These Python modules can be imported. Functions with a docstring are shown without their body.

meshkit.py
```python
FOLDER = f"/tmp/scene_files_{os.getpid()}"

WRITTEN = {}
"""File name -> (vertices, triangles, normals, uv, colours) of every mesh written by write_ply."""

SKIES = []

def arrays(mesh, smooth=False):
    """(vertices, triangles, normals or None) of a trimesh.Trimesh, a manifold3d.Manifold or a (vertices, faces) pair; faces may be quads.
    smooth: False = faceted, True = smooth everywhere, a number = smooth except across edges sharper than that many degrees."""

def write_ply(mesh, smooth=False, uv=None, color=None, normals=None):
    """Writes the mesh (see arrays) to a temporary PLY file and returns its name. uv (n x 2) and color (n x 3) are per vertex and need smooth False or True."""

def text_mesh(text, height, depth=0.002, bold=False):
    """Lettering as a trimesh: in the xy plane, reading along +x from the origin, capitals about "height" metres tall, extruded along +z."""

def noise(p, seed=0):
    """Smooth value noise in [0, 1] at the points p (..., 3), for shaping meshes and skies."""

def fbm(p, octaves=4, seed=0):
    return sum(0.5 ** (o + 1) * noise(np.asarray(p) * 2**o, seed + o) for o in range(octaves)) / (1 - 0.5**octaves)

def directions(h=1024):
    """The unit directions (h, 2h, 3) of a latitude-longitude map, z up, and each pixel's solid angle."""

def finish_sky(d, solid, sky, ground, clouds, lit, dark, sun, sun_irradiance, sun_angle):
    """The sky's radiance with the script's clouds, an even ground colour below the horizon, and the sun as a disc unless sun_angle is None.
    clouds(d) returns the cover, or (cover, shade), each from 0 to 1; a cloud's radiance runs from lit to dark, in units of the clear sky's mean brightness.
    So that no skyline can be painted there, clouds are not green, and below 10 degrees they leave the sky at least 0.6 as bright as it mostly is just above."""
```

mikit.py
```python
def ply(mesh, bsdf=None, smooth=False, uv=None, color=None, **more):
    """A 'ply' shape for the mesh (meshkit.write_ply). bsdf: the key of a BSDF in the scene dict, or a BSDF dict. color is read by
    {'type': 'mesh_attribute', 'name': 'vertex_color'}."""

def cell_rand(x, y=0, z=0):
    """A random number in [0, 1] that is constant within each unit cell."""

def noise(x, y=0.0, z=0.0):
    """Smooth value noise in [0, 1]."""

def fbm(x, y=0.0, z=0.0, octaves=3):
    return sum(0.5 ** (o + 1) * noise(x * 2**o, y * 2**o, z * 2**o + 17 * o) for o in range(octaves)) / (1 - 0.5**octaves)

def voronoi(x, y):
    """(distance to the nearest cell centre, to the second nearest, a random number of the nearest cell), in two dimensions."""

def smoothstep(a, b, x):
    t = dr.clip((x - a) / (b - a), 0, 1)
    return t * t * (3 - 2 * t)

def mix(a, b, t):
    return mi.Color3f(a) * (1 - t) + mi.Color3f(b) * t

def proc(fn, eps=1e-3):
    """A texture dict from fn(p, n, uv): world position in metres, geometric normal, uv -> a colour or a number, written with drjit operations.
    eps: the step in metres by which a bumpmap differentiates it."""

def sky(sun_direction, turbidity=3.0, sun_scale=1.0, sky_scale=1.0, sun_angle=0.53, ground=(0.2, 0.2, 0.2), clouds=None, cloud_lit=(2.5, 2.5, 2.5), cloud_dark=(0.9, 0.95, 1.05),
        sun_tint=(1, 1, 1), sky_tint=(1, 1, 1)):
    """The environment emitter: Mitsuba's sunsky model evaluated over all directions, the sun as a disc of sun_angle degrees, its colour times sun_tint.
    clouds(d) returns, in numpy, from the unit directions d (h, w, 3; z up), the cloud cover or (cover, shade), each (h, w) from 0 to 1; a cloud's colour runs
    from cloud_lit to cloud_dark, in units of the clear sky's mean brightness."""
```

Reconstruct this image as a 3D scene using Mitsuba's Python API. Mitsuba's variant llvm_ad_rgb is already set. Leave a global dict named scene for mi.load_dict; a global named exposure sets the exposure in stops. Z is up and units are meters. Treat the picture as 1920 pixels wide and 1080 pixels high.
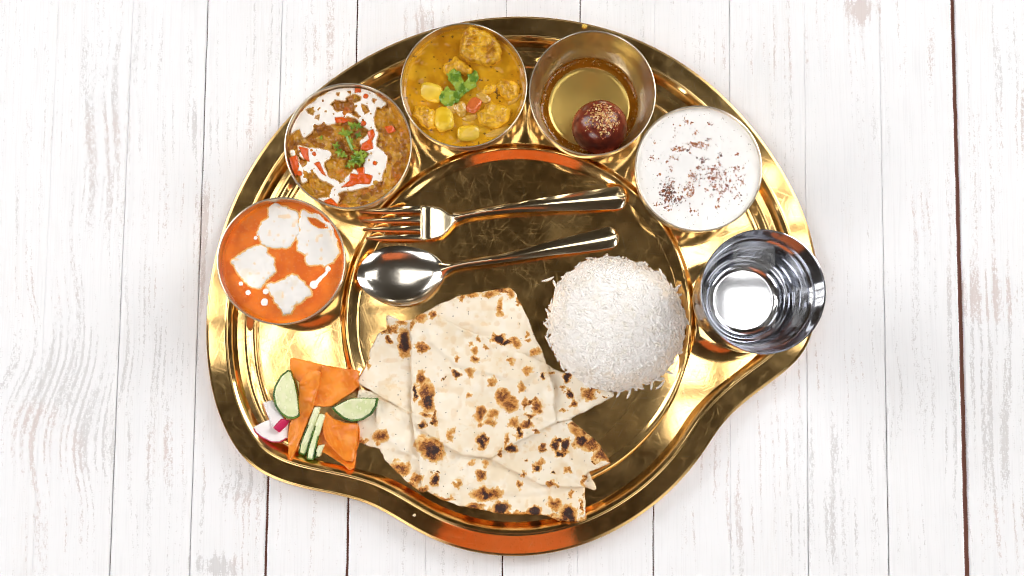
import math, random
import numpy as np, trimesh, mitsuba as mi, drjit as dr, mikit, meshkit
from mikit import proc, noise, fbm, voronoi, smoothstep, mix, cell_rand
from scipy.interpolate import splprep, splev, RectBivariateSpline, RegularGridInterpolator
from scipy.spatial import cKDTree, Delaunay
from scipy.ndimage import gaussian_filter, maximum_filter
from shapely.geometry import Polygon, LineString, Point, MultiPolygon
from shapely import contains_xy, affinity
from shapely.ops import unary_union

# ------------------------------------------------------------------ camera, lamps, exposure
T = mi.ScalarTransform4f
random.seed(7)
rng = np.random.default_rng(7)
scene, labels = {}, {}
exposure = 0.12
D, TILT = 820.0, math.radians(5)
CAM = np.array([0, -D * math.sin(TILT), D * math.cos(TILT)])
scene['camera'] = dict(type='perspective', fov=math.degrees(2 * math.atan(320 / D)), fov_axis='x', near_clip=0.01, far_clip=30.0,
                       to_world=T().look_at(origin=(CAM / 1000).tolist(), target=[0, 0, 0], up=[0, 1, 0]))
scene['unseen_ambient_light'] = dict(type='constant', radiance={'type': 'rgb', 'value': [0.024, 0.017, 0.010]})  # even dim light of unseen surroundings, set for the metal's dark tones


def U(px, py, z=0.0):
    """Point (mm) at height z on the line of sight of a photograph position: used once, to read sizes and places off the photograph."""
    px, py = np.asarray(px, float), np.asarray(py, float)
    f = np.array([0, math.sin(TILT), -math.cos(TILT)])
    u = np.array([0, math.cos(TILT), math.sin(TILT)])
    a, b = (px - 960) / 3, (540 - py) / 3
    dx, dy, dz = a, f[1] * D + u[1] * b, f[2] * D + u[2] * b
    t = (z - CAM[2]) / dz
    return np.stack([CAM[0] + dx * t, CAM[1] + dy * t], -1)


def zoomed(pts, ox, oy, s):
    p = np.asarray(pts, float)
    return np.stack([ox + p[:, 0] / s, oy + p[:, 1] / s], -1)


def W(pts, z=0.0, tr=None):
    """Photograph points (optionally of an enlargement) -> mm in the plane z."""
    p = np.asarray(pts, float) if tr is None else zoomed(pts, *tr)
    return U(p[:, 0], p[:, 1], z)


# ------------------------------------------------------------------ materials
def rgb(*c):
    return {'type': 'rgb', 'value': list(c)}


def principled(key, color, rough=0.5, two=True, **k):
    d = dict(type='principled', base_color=color if isinstance(color, dict) else rgb(*color), roughness=rough, **k)
    scene[key] = dict(type='twosided', bsdf=d) if two else d


def bumped(key, color, rough, fn, scale=1.0, eps=3e-4, **k):
    d = dict(type='principled', base_color=color if isinstance(color, dict) else rgb(*color), roughness=rough, **k)
    scene[key] = dict(type='twosided', bsdf=dict(type='bumpmap', arbitrary=proc(fn, eps), scale=scale, bsdf=d))


# ------------------------------------------------------------------ helpers
def number(name):
    if name not in scene and not any(k.startswith(name + '__') for k in scene):
        return name
    i = 1
    while f'{name}_{i:03d}' in scene or any(k.startswith(f'{name}_{i:03d}__') for k in scene):
        i += 1
    return f'{name}_{i:03d}'


def tag(key, label=None, cat=None, group=None, kind=None):
    d = {k: v for k, v in dict(label=label, category=cat, group=group, kind=kind).items() if v}
    if d:
        labels[key] = d


def put(name, mesh, bsdf, parent=None, smooth=35, label=None, cat=None, group=None, kind=None, color=None, **more):
    key = number(f'{parent}__{name}' if parent else name)
    if isinstance(mesh, trimesh.Trimesh):
        m = trimesh.Trimesh(mesh.vertices * 0.001, mesh.faces, process=False)
    else:
        m = (np.asarray(mesh[0]) * 0.001, mesh[1])
    scene[key] = mikit.ply(m, bsdf, smooth=smooth, color=color, **more)
    tag(key, label, cat, group, kind)
    return key


def grid_faces(n, m, wrap=False):
    """Triangles of an n x m vertex grid (m wraps)."""
    i, j = np.meshgrid(np.arange(n - 1), np.arange(m if wrap else m - 1), indexing='ij')
    j2 = (j + 1) % m
    a, b, c, d = i * m + j, i * m + j2, (i + 1) * m + j2, (i + 1) * m + j
    return np.vstack([np.stack([a, b, c], -1).reshape(-1, 3), np.stack([a, c, d], -1).reshape(-1, 3)])


def lathe(profile, seg=120, center=(0, 0, 0)):
    p = np.asarray(profile, float)
    th = np.arange(seg) / seg * 2 * np.pi
    v = np.stack([p[:, None, 0] * np.cos(th), p[:, None, 0] * np.sin(th), np.repeat(p[:, 1:2], seg, 1)], -1).reshape(-1, 3)
    m = trimesh.Trimesh(v + np.array(center), grid_faces(len(p), seg, True), process=False)
    return m


def smooth_curve(pts, n=200, s=0.0, closed=False, k=3):
    p = np.asarray(pts, float)
    if closed:
        p = np.vstack([p, p[:1]])
    tck, _ = splprep(p.T, s=s, per=closed, k=k)
    return np.stack(splev(np.linspace(0, 1, n, endpoint=not closed), tck), -1)


def resample(poly, step):
    ring = poly.exterior
    n = max(8, int(ring.length / step))
    return np.array([ring.interpolate(t, True).coords[0] for t in np.arange(n) / n])


def rough_poly(pts, amp=0.5, scale=4.0, seed=0, step=1.0, round_=0.6):
    """Closed polygon with rounded corners and an uneven edge."""
    p = Polygon(np.asarray(pts)).buffer(0)
    if isinstance(p, MultiPolygon):
        p = max(p.geoms, key=lambda g: g.area)
    if round_:
        p = p.buffer(-round_).buffer(2 * round_).buffer(-round_)
        if isinstance(p, MultiPolygon):
            p = max(p.geoms, key=lambda g: g.area)
    q = resample(p, step)
    if amp:
        q3 = np.column_stack([q / scale, np.zeros(len(q))])
        q = q + amp * 2 * np.stack([meshkit.fbm(q3, 3, seed) - .5, meshkit.fbm(q3 + 31.7, 3, seed + 5) - .5], -1)
    p = Polygon(q).buffer(0)
    return max(p.geoms, key=lambda g: g.area) if isinstance(p, MultiPolygon) else p


def slab(poly, zbase, thick, edge=0.8, res=1.1, bump=None):
    """A closed slab over a shapely polygon. zbase: number or fn(xy); thick: number or fn(xy); rounded upper edge; bump fn(xy) raises the top."""
    rings = [poly.exterior, *poly.interiors]
    bnd, loops = [], []
    for r in rings:
        n = max(10, int(r.length / res))
        q = np.array([r.interpolate(t, True).coords[0] for t in np.arange(n) / n])
        loops.append((len(np.vstack(bnd)) if bnd else 0, n))
        bnd.append(q)
    bnd = np.vstack(bnd)
    x0, y0, x1, y1 = poly.bounds
    gx, gy = np.meshgrid(np.arange(x0, x1, res), np.arange(y0, y1, res * .87))
    gx = gx + (np.arange(len(gx)) % 2)[:, None] * res * .5
    g = np.stack([gx.ravel(), gy.ravel()], -1)
    g = g[contains_xy(poly, g[:, 0], g[:, 1])]
    tree = cKDTree(bnd)
    if len(g):
        g = g[tree.query(g)[0] > res * .45]
        # an extra loop just inside the edge gives the rounding
    inner = poly.buffer(-edge * .35)
    extra = []
    for part in getattr(inner, 'geoms', [inner]):
        if not part.is_empty:
            for r in [part.exterior, *part.interiors]:
                n = max(6, int(r.length / res))
                extra.append(np.array([r.interpolate(t, True).coords[0] for t in np.arange(n) / n]))
    pts = np.vstack([bnd, *extra, g]) if extra else np.vstack([bnd, g])
    tri = Delaunay(pts).simplices
    c = pts[tri].mean(1)
    tri = tri[contains_xy(poly, c[:, 0], c[:, 1])]
    a = np.cross(pts[tri[:, 1]] - pts[tri[:, 0]], pts[tri[:, 2]] - pts[tri[:, 0]])
    tri = np.where((a > 0)[:, None], tri, tri[:, ::-1])
    tri = tri[np.abs(a) > 1e-9]
    dist = tree.query(pts)[0]
    zb = zbase(pts) if callable(zbase) else np.full(len(pts), float(zbase))
    th = thick(pts) if callable(thick) else np.full(len(pts), float(thick))
    e = np.minimum(edge, th * .9)
    q = np.clip(dist / np.maximum(e, 1e-6), 0, 1)
    zt = zb + th - e * (1 - np.sqrt(np.clip(1 - (1 - q) ** 2, 0, 1)))
    if bump is not None:
        zt = zt + bump(pts) * np.clip(dist / max(edge, .5), 0, 1)
    n = len(pts)
    v = np.vstack([np.column_stack([pts, zt]), np.column_stack([pts, zb])])
    f = [tri, tri[:, ::-1] + n]
    for s0, m in loops:
        i = s0 + np.arange(m)
        j = s0 + (np.arange(m) + 1) % m
        ring_ccw = Polygon(bnd[s0:s0 + m]).exterior.is_ccw
        if s0 > 0:
            ring_ccw = not ring_ccw
        if ring_ccw:
            f += [np.stack([i, i + n, j + n], -1), np.stack([i, j + n, j], -1)]
        else:
            f += [np.stack([j, j + n, i + n], -1), np.stack([j, i + n, i], -1)]
    return trimesh.Trimesh(v, np.vstack(f), process=False)


def lump(center, radii, amp=0.18, seed=0, sub=4, scale=1.6, rot=0.0, ridged=False):
    m = trimesh.creation.icosphere(subdivisions=sub)
    v = m.vertices.copy()
    n = meshkit.fbm(v * scale + seed * 7.3, 4, seed)
    if ridged:
        n = 1 - np.abs(2 * n - 1)
    v = v * (1 + amp * 2 * (n - .5))[:, None] * np.array(radii)
    c, s = math.cos(rot), math.sin(rot)
    v = v @ np.array([[c, s, 0], [-s, c, 0], [0, 0, 1]])
    return trimesh.Trimesh(v + np.array(center), m.faces, process=False)


def chunk(center, radii, seed=0, rot=0.0, power=3.5, amp=.10):
    """A cut piece with rounded corners (superellipsoid), unevenly worn."""
    m = trimesh.creation.icosphere(subdivisions=4)
    v = m.vertices.copy()
    v /= (np.abs(v) ** power).sum(1, keepdims=True) ** (1 / power)
    v = v * (1 + amp * 2 * (meshkit.fbm(v * 1.1 + seed * 3.1, 3, seed) - .5))[:, None]
    M = trimesh.transformations.euler_matrix(.35 * math.sin(seed * 2.1), .3 * math.cos(seed * 1.7), rot)
    v = trimesh.transform_points(v * np.array(radii), M)
    return trimesh.Trimesh(v + np.array(center), m.faces, process=False)


# ------------------------------------------------------------------ unseen lamps (above and beside the table, placed for soft light and tray reflections)
principled('black_housing', (0.03, 0.03, 0.03), 0.6)
principled('lamp_diffuser', (0.7, 0.7, 0.7), 0.6)


def softbox(center, size, target, radiance, label, cols=1, rows=1, bar=0.0):
    c, t = np.array(center, float), np.array(target, float)
    z = (t - c) / np.linalg.norm(t - c)
    x = np.cross([0, 1, 0] if abs(z[1]) < .9 else [1, 0, 0], z)
    x /= np.linalg.norm(x)
    y = np.cross(z, x)
    R = np.eye(4)
    R[:3, 0], R[:3, 1], R[:3, 2], R[:3, 3] = x, y, z, c
    key = number('unseen_lamp')
    b = trimesh.creation.box([size[0] + 40, size[1] + 40, 60])
    b.apply_translation([0, 0, -34])
    b.apply_transform(R)
    tag(key, label, 'lamp')
    put('housing', b, 'black_housing', key, smooth=False)
    w, h = size[0] / cols, size[1] / rows
    v, f = [], []
    for i in range(cols):
        for j in range(rows):
            x0, x1 = -size[0] / 2 + i * w + bar / 2, -size[0] / 2 + (i + 1) * w - bar / 2
            y0, y1 = -size[1] / 2 + j * h + bar / 2, -size[1] / 2 + (j + 1) * h - bar / 2
            f += [[len(v), len(v) + 1, len(v) + 2], [len(v), len(v) + 2, len(v) + 3]]
            v += [[x0, y0, 2], [x1, y0, 2], [x1, y1, 2], [x0, y1, 2]]
    v = trimesh.transform_points(np.array(v), R)
    put('diffuser', (v, np.array(f)), 'lamp_diffuser', key, smooth=False, emitter=dict(type='area', radiance=rgb(*radiance)))


softbox((-730, 185, 2000), (1050, 460), (-730, 185, 0), (4.6, 4.5, 4.3), 'unseen overhead panel lamp with dark bars, placed to be mirrored on the left of the tray', 12, 3, 34)
softbox((800, 125, 2000), (960, 580), (800, 125, 0), (4.8, 4.75, 4.6), 'unseen overhead panel lamp with dark bars, placed to be mirrored on the right of the tray', 8, 5, 34)
softbox((980, 540, 2000), (600, 230), (980, 540, 0), (4.8, 4.75, 4.6), 'unseen small overhead panel lamp, placed to brighten the upper right rim of the tray', 5, 2, 34)
softbox((1500, 1050, 1250), (1300, 1000), (0, 0, 0), (7.7, 7.75, 7.85), 'unseen large softbox beyond the upper right of the tray, placed as the main soft light')  # unseen soft lights around the table, placed for its even brightness
softbox((-1600, 600, 1150), (1300, 1000), (-100, 0, 0), (5.3,5.33,5.4), 'unseen softbox beyond the left of the tray, placed to light that side')
softbox((-1100, -1500, 1300), (1000, 900), (0, 0, 0), (4.5, 4.5, 4.55), 'unseen softbox beyond the lower left of the tray, placed to soften the shadows')
softbox((1200, -1500, 1300), (1000, 900), (0, 0, 0), (2.5, 2.5, 2.5), 'unseen softbox beyond the lower right of the tray, placed to soften the shadows')

# unseen orange sheet standing in for a person, mirrored in the tray's lower rim
principled('orange_sheet', (0.75, 0.16, 0.03), 0.8)
xs, zs = np.linspace(-260, 200, 47), np.linspace(700, 1900, 13)
gx, gz = np.meshgrid(xs, zs, indexing='ij')
gv = np.stack([gx, -620 + 10 * np.sin(gx / 23.0), gz], -1).reshape(-1, 3)
gf = grid_faces(47, 13)
back = gv + np.array([0, -2, 0])
put('unseen_orange_sheet', trimesh.Trimesh(np.vstack([gv, back]), np.vstack([gf, gf[:, ::-1] + len(gv)]), process=False), 'orange_sheet', smooth=True,
    label='unseen orange sheet standing in for a person in orange, mirrored in the lower rim of the tray', cat='stand_in')

# ------------------------------------------------------------------ table of white planks
WEAR = [  # px, py, rx, ry, strength, slant
    (200, 240, 45, 130, .55, .10), (130, 740, 95, 150, .85, -.35), (30, 740, 50, 120, .4, -.3), (360, 225, 18, 60, .7, 0), (440, 920, 75, 45, .75, -.2),
    (405, 1062, 45, 25, 1.5, 0), (1612, 18, 32, 30, 1.5, 0), (1850, 560, 80, 60, .75, 0), (1870, 800, 80, 160, .6, 0), (1720, 790, 70, 60, .45, 0),
    (440, 240, 60, 60, .35, 0), (385, 450, 12, 110, .7, 0), (1530, 800, 60, 180, .3, 0), (1350, 900, 90, 120, .3, 0), (570, 60, 60, 60, .25, 0), (800, 60, 50, 50, .6, 0), (1900, 150, 40, 180, .5, 0), (1560, 990, 80, 80, .4, 0), (290, 640, 60, 110, .35, 0),
    (790, 30, 30, 40, .6, 0), (1480, 120, 40, 110, .3, 0), (280, 880, 60, 160, .3, 0)]
WEAR = [(*U(a, b), c / 3, d / 3, s, k) for a, b, c, d, s, k in WEAR]


def plank_color(p, n, uv):
    x, y, z = p.x * 1000, p.y * 1000, p.z * 1000
    wob = 3 * noise(x * .02, y * .012, 3)
    grain = fbm((x + wob) * 1.5, y * .035, 1.0, 3)
    fine = noise((x + wob) * 4.5, y * .10, 5.0)
    broken = noise(x * 1.1, y * .55, 9.0)
    tone = .835 - .035 * smoothstep(.5, .8, grain) - .02 * smoothstep(.6, .95, fine)
    base = mi.Color3f(tone, tone * 1.004, tone * 1.008)
    base = mix(base, (.78, .74, .69), .22 * smoothstep(.6, .8, fbm(x * .05, y * .012, 7, 3)) * smoothstep(.45, .7, fine))
    a = mi.Float(-.02)
    slant = mi.Float(0)
    for cx, cy, rx, ry, s, k in WEAR:
        g = dr.exp(-dr.square((x - cx) / rx) - dr.square((y - cy) / ry))
        a += s * g
        slant += k * g * (y - cy)
    xs_ = x + slant
    streak = noise(xs_ * .62 + 2 * noise(x * .03, y * .03), y * .02, 21)
    chip = smoothstep(.60, .80, streak * .62 + .30 * noise(xs_ * 1.6, y * .5, 2) + .34 * noise(xs_ * 2.6, y * 2.2, 4) + .40 * (dr.minimum(a, 1.6) - .62))
    brown = mix((.33, .30, .28), (.36, .18, .11), smoothstep(.5, .7, noise(x * .02, y * .02, 31)))
    return mix(base, brown, chip * .38)


def plank_bump(p, n, uv):
    x, y = p.x * 1000, p.y * 1000
    return .00012 * noise((x + 3 * noise(x * .02, y * .012, 3)) * 3, y * .08, 5) + .00015 * fbm(x * .8, y * .05, 2, 2)


bumped('white_plank_paint', proc(plank_color), 0.62, plank_bump, specular=0.3)
principled('bare_brown_wood', (0.20, 0.085, 0.06), 0.8)

SEAM_B = [-720, -575, -430, -285, -140, 0, 60, 205, 355, 497, 650, 797, 942, 1083, 1225, 1370, 1516, 1667, 1815, 1965, 2110, 2255, 2400, 2545]
SEAM_B.remove(0); SEAM_B[4] = -85
SEAM_T = {60: 110, 205: 250, 355: 390, 497: 530, 650: 670, 797: 810, 942: 950, 1083: 1088, 1225: 1228, 1370: 1368, 1516: 1508, 1667: 1648, 1815: 1787, 1965: 1930, 2110: 2070}
# (gap at the far end, gap at the near end) in mm
GAP = {205: (.04, .8), 355: (.9, .55), 497: (.25, 1.9), 650: (.9, 1.6), 797: (.05, .1), 942: (.25, .8), 1083: (.8, .1), 1225: (.05, .9), 1370: (.4, .1), 1516: (.04, .55), 1667: (.04, .8), 1815: (3.0, 3.6), 60: (.04, .06)}
edges = []
for s in SEAM_B:
    t = SEAM_T.get(s, s + (960 - s) * .055)
    b_, t_ = U(s, 1080), U(t, 0)
    d_ = (t_ - b_) / (t_[1] - b_[1])
    edges.append((b_ + d_ * (-470 - b_[1]), b_ + d_ * (470 - b_[1]), GAP.get(s, (.2, .4))))
tag('table', kind='structure')
labels['table'] = dict(kind='structure', label='white painted plank table top')
for i in range(len(edges) - 1):
    ys = np.linspace(-470, 470, 160)
    cols, bevs = [], []
    for (e, sgn, k) in ((edges[i], 1, i), (edges[i + 1], -1, i + 1)):
        t = (ys + 470) / 940
        x = e[0][0] + (e[1][0] - e[0][0]) * t
        # the gap between the picture's near and far end
        tt = np.clip((ys + 185) / 370, 0, 1)
        g = e[2][1] * (1 - tt) + e[2][0] * tt
        jit = (meshkit.fbm(np.stack([np.full_like(ys, k * 13.7), ys / 9, ys * 0], -1), 3, k) - .5) * .5
        jit2 = (meshkit.fbm(np.stack([np.full_like(ys, k * 3.7 + sgn), ys / 4, ys * 0], -1), 2, k + 50) - .5) * .45
        bevs.append(np.clip(.10 + .35 * g, .1, .5))
        cols.append(x + jit + sgn * np.maximum(g / 2 + jit2 * np.minimum(1, g), .012))
    L, R_ = cols
    bl, br_ = bevs
    dz = rng.uniform(-.05, .05)
    sec = [(L, -7 + 0 * ys), (L, dz - bl), (L + bl * .6, dz + 0 * ys), (R_ - br_ * .6, dz + 0 * ys), (R_, dz - br_), (R_, -7 + 0 * ys)]
    v = np.stack([np.stack([a, ys, b], -1) for a, b in sec], 0).reshape(-1, 3)
    put('plank', trimesh.Trimesh(v, grid_faces(6, 160)[:, ::-1], process=False), 'white_plank_paint', 'table', smooth=25)
bk = trimesh.creation.box([1400, 940, 8])
bk.apply_translation([0, 0, -7])
put('backing_board', bk, 'bare_brown_wood', 'table', smooth=False)

# ------------------------------------------------------------------ the brass tray
RIMZ = 12.0
OUT = [(960, 34), (1040, 37), (1100, 45), (1180, 66), (1250, 101), (1310, 142), (1384, 206), (1416, 246), (1450, 293), (1470, 328), (1491, 370), (1512, 420), (1527, 475), (1534, 530), (1533, 580), (1522, 630),
       (1502, 662), (1472, 693), (1440, 720), (1374, 771), (1347, 801), (1319, 842), (1291, 880), (1263, 914), (1226, 950), (1163, 988), (1086, 1021), (1028, 1035), (955, 1041), (875, 1030), (798, 1003), (740, 970),
       (690, 943), (658, 932), (602, 920), (552, 909), (502, 892), (470, 870), (444, 841), (420, 800), (407, 760), (393, 690), (388, 640), (388, 580), (394, 530), (403, 490), (424, 415), (439, 373), (462, 328), (492, 284), (537, 228), (600, 166),
       (660, 122), (720, 89), (790, 60), (870, 41)]
outline = smooth_curve(W(OUT, RIMZ), 1800, s=12, closed=True)
OPOLY = Polygon(outline)
gx_, gy_ = np.arange(-215, 215, 1.0), np.arange(-195, 195, 1.0)
GX, GY = np.meshgrid(gx_, gy_, indexing='ij')
dense = smooth_curve(outline[::6], 9000, closed=True)
sd = cKDTree(dense).query(np.stack([GX, GY], -1).reshape(-1, 2))[0].reshape(GX.shape)
sd = np.where(contains_xy(OPOLY, GX, GY), sd, -sd)
SDF = RectBivariateSpline(gx_, gy_, sd, kx=2, ky=2)
RC = U(972, 597, 4)
ss = lambda a, b, x: (lambda t: t * t * (3 - 2 * t))(np.clip((x - a) / (b - a), 0, 1))


def tray_z(x, y):
    d = SDF.ev(x, y)
    rr = np.hypot(x - RC[0], y - RC[1])
    rim = 11.0 + .085 * np.clip(d, -2, 13) - .5 * (1 - ss(0, 1.2, d)) ** 2
    floor = 2.6 + 1.5 * (1 - ss(21, 28.5, d)) + .45 * np.exp(-((d - 29.3) / .7) ** 2)
    lin = np.clip((rr - 100.2) / 6.0, 0, 1)
    ring = 2.7 * (.75 * lin + .25 * lin * lin * (3 - 2 * lin)) * (1 - ss(106.8, 110.6, rr))
    plate = np.where(rr < 101, -.5 + .5 * np.clip(rr / 101, 0, 1) ** 8, 0)
    dent = (meshkit.fbm(np.stack([x / 45, y / 45, x * 0], -1), 3, 3) - .5) * .3
    z = rim + (floor - rim) * ss(13.6, 20.5, d) + .8 * np.exp(-((d - 12.9) / .8) ** 2)
    return z + (ring + plate + dent * ss(20, 40, d)) * ss(18, 24, d)


NT, NR = 1100, 300
th0 = U(965, 590, 8)
o2 = smooth_curve(outline[::6], NT, closed=True)
# radial samples: dense near the edge and across the ring
tr_ = np.concatenate([np.linspace(.002, .52, 50), np.linspace(.524, .80, 100), np.linspace(.803, 1, 150)])
P = th0 + tr_[:, None, None] * (o2 - th0)[None]
Z = tray_z(P[..., 0], P[..., 1])
h = .15
nx = -(tray_z(P[..., 0] + h, P[..., 1]) - tray_z(P[..., 0] - h, P[..., 1])) / (2 * h)
ny = -(tray_z(P[..., 0], P[..., 1] + h) - tray_z(P[..., 0], P[..., 1] - h)) / (2 * h)
top = np.concatenate([P, Z[..., None]], -1)
nrm = np.stack([nx, ny, np.ones_like(nx)], -1)
dirs = np.roll(o2, -1, 0) - np.roll(o2, 1, 0)
ccw = Polygon(o2).exterior.is_ccw
onr = np.stack([dirs[:, 1], -dirs[:, 0]], -1) * (1 if ccw else -1)
onr /= np.linalg.norm(onr, axis=1, keepdims=True)
lip = []
for a in (.5, 1.0):
    ang = a * math.pi / 2
    lip.append((np.column_stack([o2 + onr * .7 * math.sin(ang), Z[-1] - .7 * (1 - math.cos(ang))]), np.column_stack([onr * math.sin(ang), np.full(NT, math.cos(ang) + 1e-3)])))
lip.append((np.column_stack([o2 + onr * .5, Z[-1] - 1.5]), np.column_stack([onr * .8, np.full(NT, -.6)])))
V = np.concatenate([top] + [l[0][None] for l in lip], 0)
N = np.concatenate([nrm] + [l[1][None] for l in lip], 0)
# the underside
Pu = th0 + np.array([.97, .93, .88, .5, .002])[:, None, None] * (o2 - th0)[None]
Zu = tray_z(Pu[..., 0], Pu[..., 1]) - np.array([1.2, 1.2, 2.3, 2.3, 2.3])[:, None]
Zu = np.maximum(Zu, .12)
V = np.concatenate([V, np.concatenate([Pu, Zu[..., None]], -1)], 0)
N = np.concatenate([N, np.tile([0, 0, -1.0], (5, NT, 1))], 0)
N /= np.linalg.norm(N, axis=-1, keepdims=True)
F = grid_faces(len(V), NT, True)
if not ccw:
    F = F[:, ::-1]
fn_ = np.cross(V.reshape(-1, 3)[F[:50, 1]] - V.reshape(-1, 3)[F[:50, 0]], V.reshape(-1, 3)[F[:50, 2]] - V.reshape(-1, 3)[F[:50, 0]])
if fn_[:, 2].mean() < 0:
    F = F[:, ::-1]


def scratch(x, y, seed, ang, fx=3.2, fy=.07, lo=.90):
    c, s = math.cos(ang), math.sin(ang)
    a = x * c + y * s + .8 * noise(x * .02, y * .02, seed)
    b = -x * s + y * c
    return smoothstep(lo, 1.0, noise(a * fx, b * fy, seed))


def brass_color(p, n, uv):
    x, y = p.x * 1000, p.y * 1000
    s = mi.Float(0)
    for k, ang in enumerate((.2, 1.5, 2.6)):
        s += scratch(x, y, 30 + k, ang, lo=.88)
    t = smoothstep(.4, .75, fbm(x * .06, y * .06, 8, 4))
    pit = smoothstep(.80, .95, noise(x * 1.3, y * 1.3, 6)) * .3
    c = mix((.90, .585, .23), (.82, .51, .18), t)
    c = mix(c, (.60, .36, .10), pit)
    return mix(c, (.95, .78, .45), dr.minimum(s, 1.0) * .5)


def brass_bump(p, n, uv):
    x, y = p.x * 1000, p.y * 1000
    s = mi.Float(0)
    for k, ang in enumerate((.35, 1.2, 2.0, 2.7)):
        s += scratch(x, y, 50 + k, ang, 2.4, .06, .84)
    return -.000005 * s + .0000018 * noise(x * 1.1, y * 1.1, 3)


def brass_wear(p, n, uv):
    x, y = p.x * 1000, p.y * 1000
    s_ = mi.Float(0)
    for k, ang in enumerate((.2, .9, 1.5, 2.3, 2.8)):
        s_ += scratch(x, y, 10 + k, ang, 4.5, .09, .80)
    return dr.clip(.03 + .13 * smoothstep(.42, .75, fbm(x * .03, y * .03, 4, 4)) + .40 * dr.minimum(s_, 1.0), 0, 1)


def metal(key, color, r0, r1, weight, bump=None):
    """Polished metal whose worn and brushed places are rougher."""
    def one(r):
        d = dict(type='principled', base_color=color if isinstance(color, dict) else rgb(*color), roughness=r, metallic=1.0)
        return dict(type='bumpmap', arbitrary=proc(bump, 2e-4), scale=1.0, bsdf=d) if bump else d
    scene[key] = dict(type='twosided', bsdf=dict(type='blendbsdf', weight=proc(weight) if callable(weight) else weight, a=one(r0), b=one(r1)))


metal('tray_brass', proc(brass_color), .06, .36, brass_wear, brass_bump)
path = meshkit.write_ply((V.reshape(-1, 3) * .001, F), False, normals=N.reshape(-1, 3))
scene['tray'] = dict(type='ply', filename=path, face_normals=False, bsdf={'type': 'ref', 'id': 'tray_brass'})
tag('tray', 'large gold brass thali tray with wavy outline and a raised ring in the middle', 'tray')

# height map of what already lies on the tray, so that food rests on it
hx, hy = np.arange(-205, 205, .6), np.arange(-185, 185, .6)
HX, HY = np.meshgrid(hx, hy, indexing='ij')
H = tray_z(HX, HY)
H[SDF.ev(HX, HY) < 0] = 0


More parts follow.
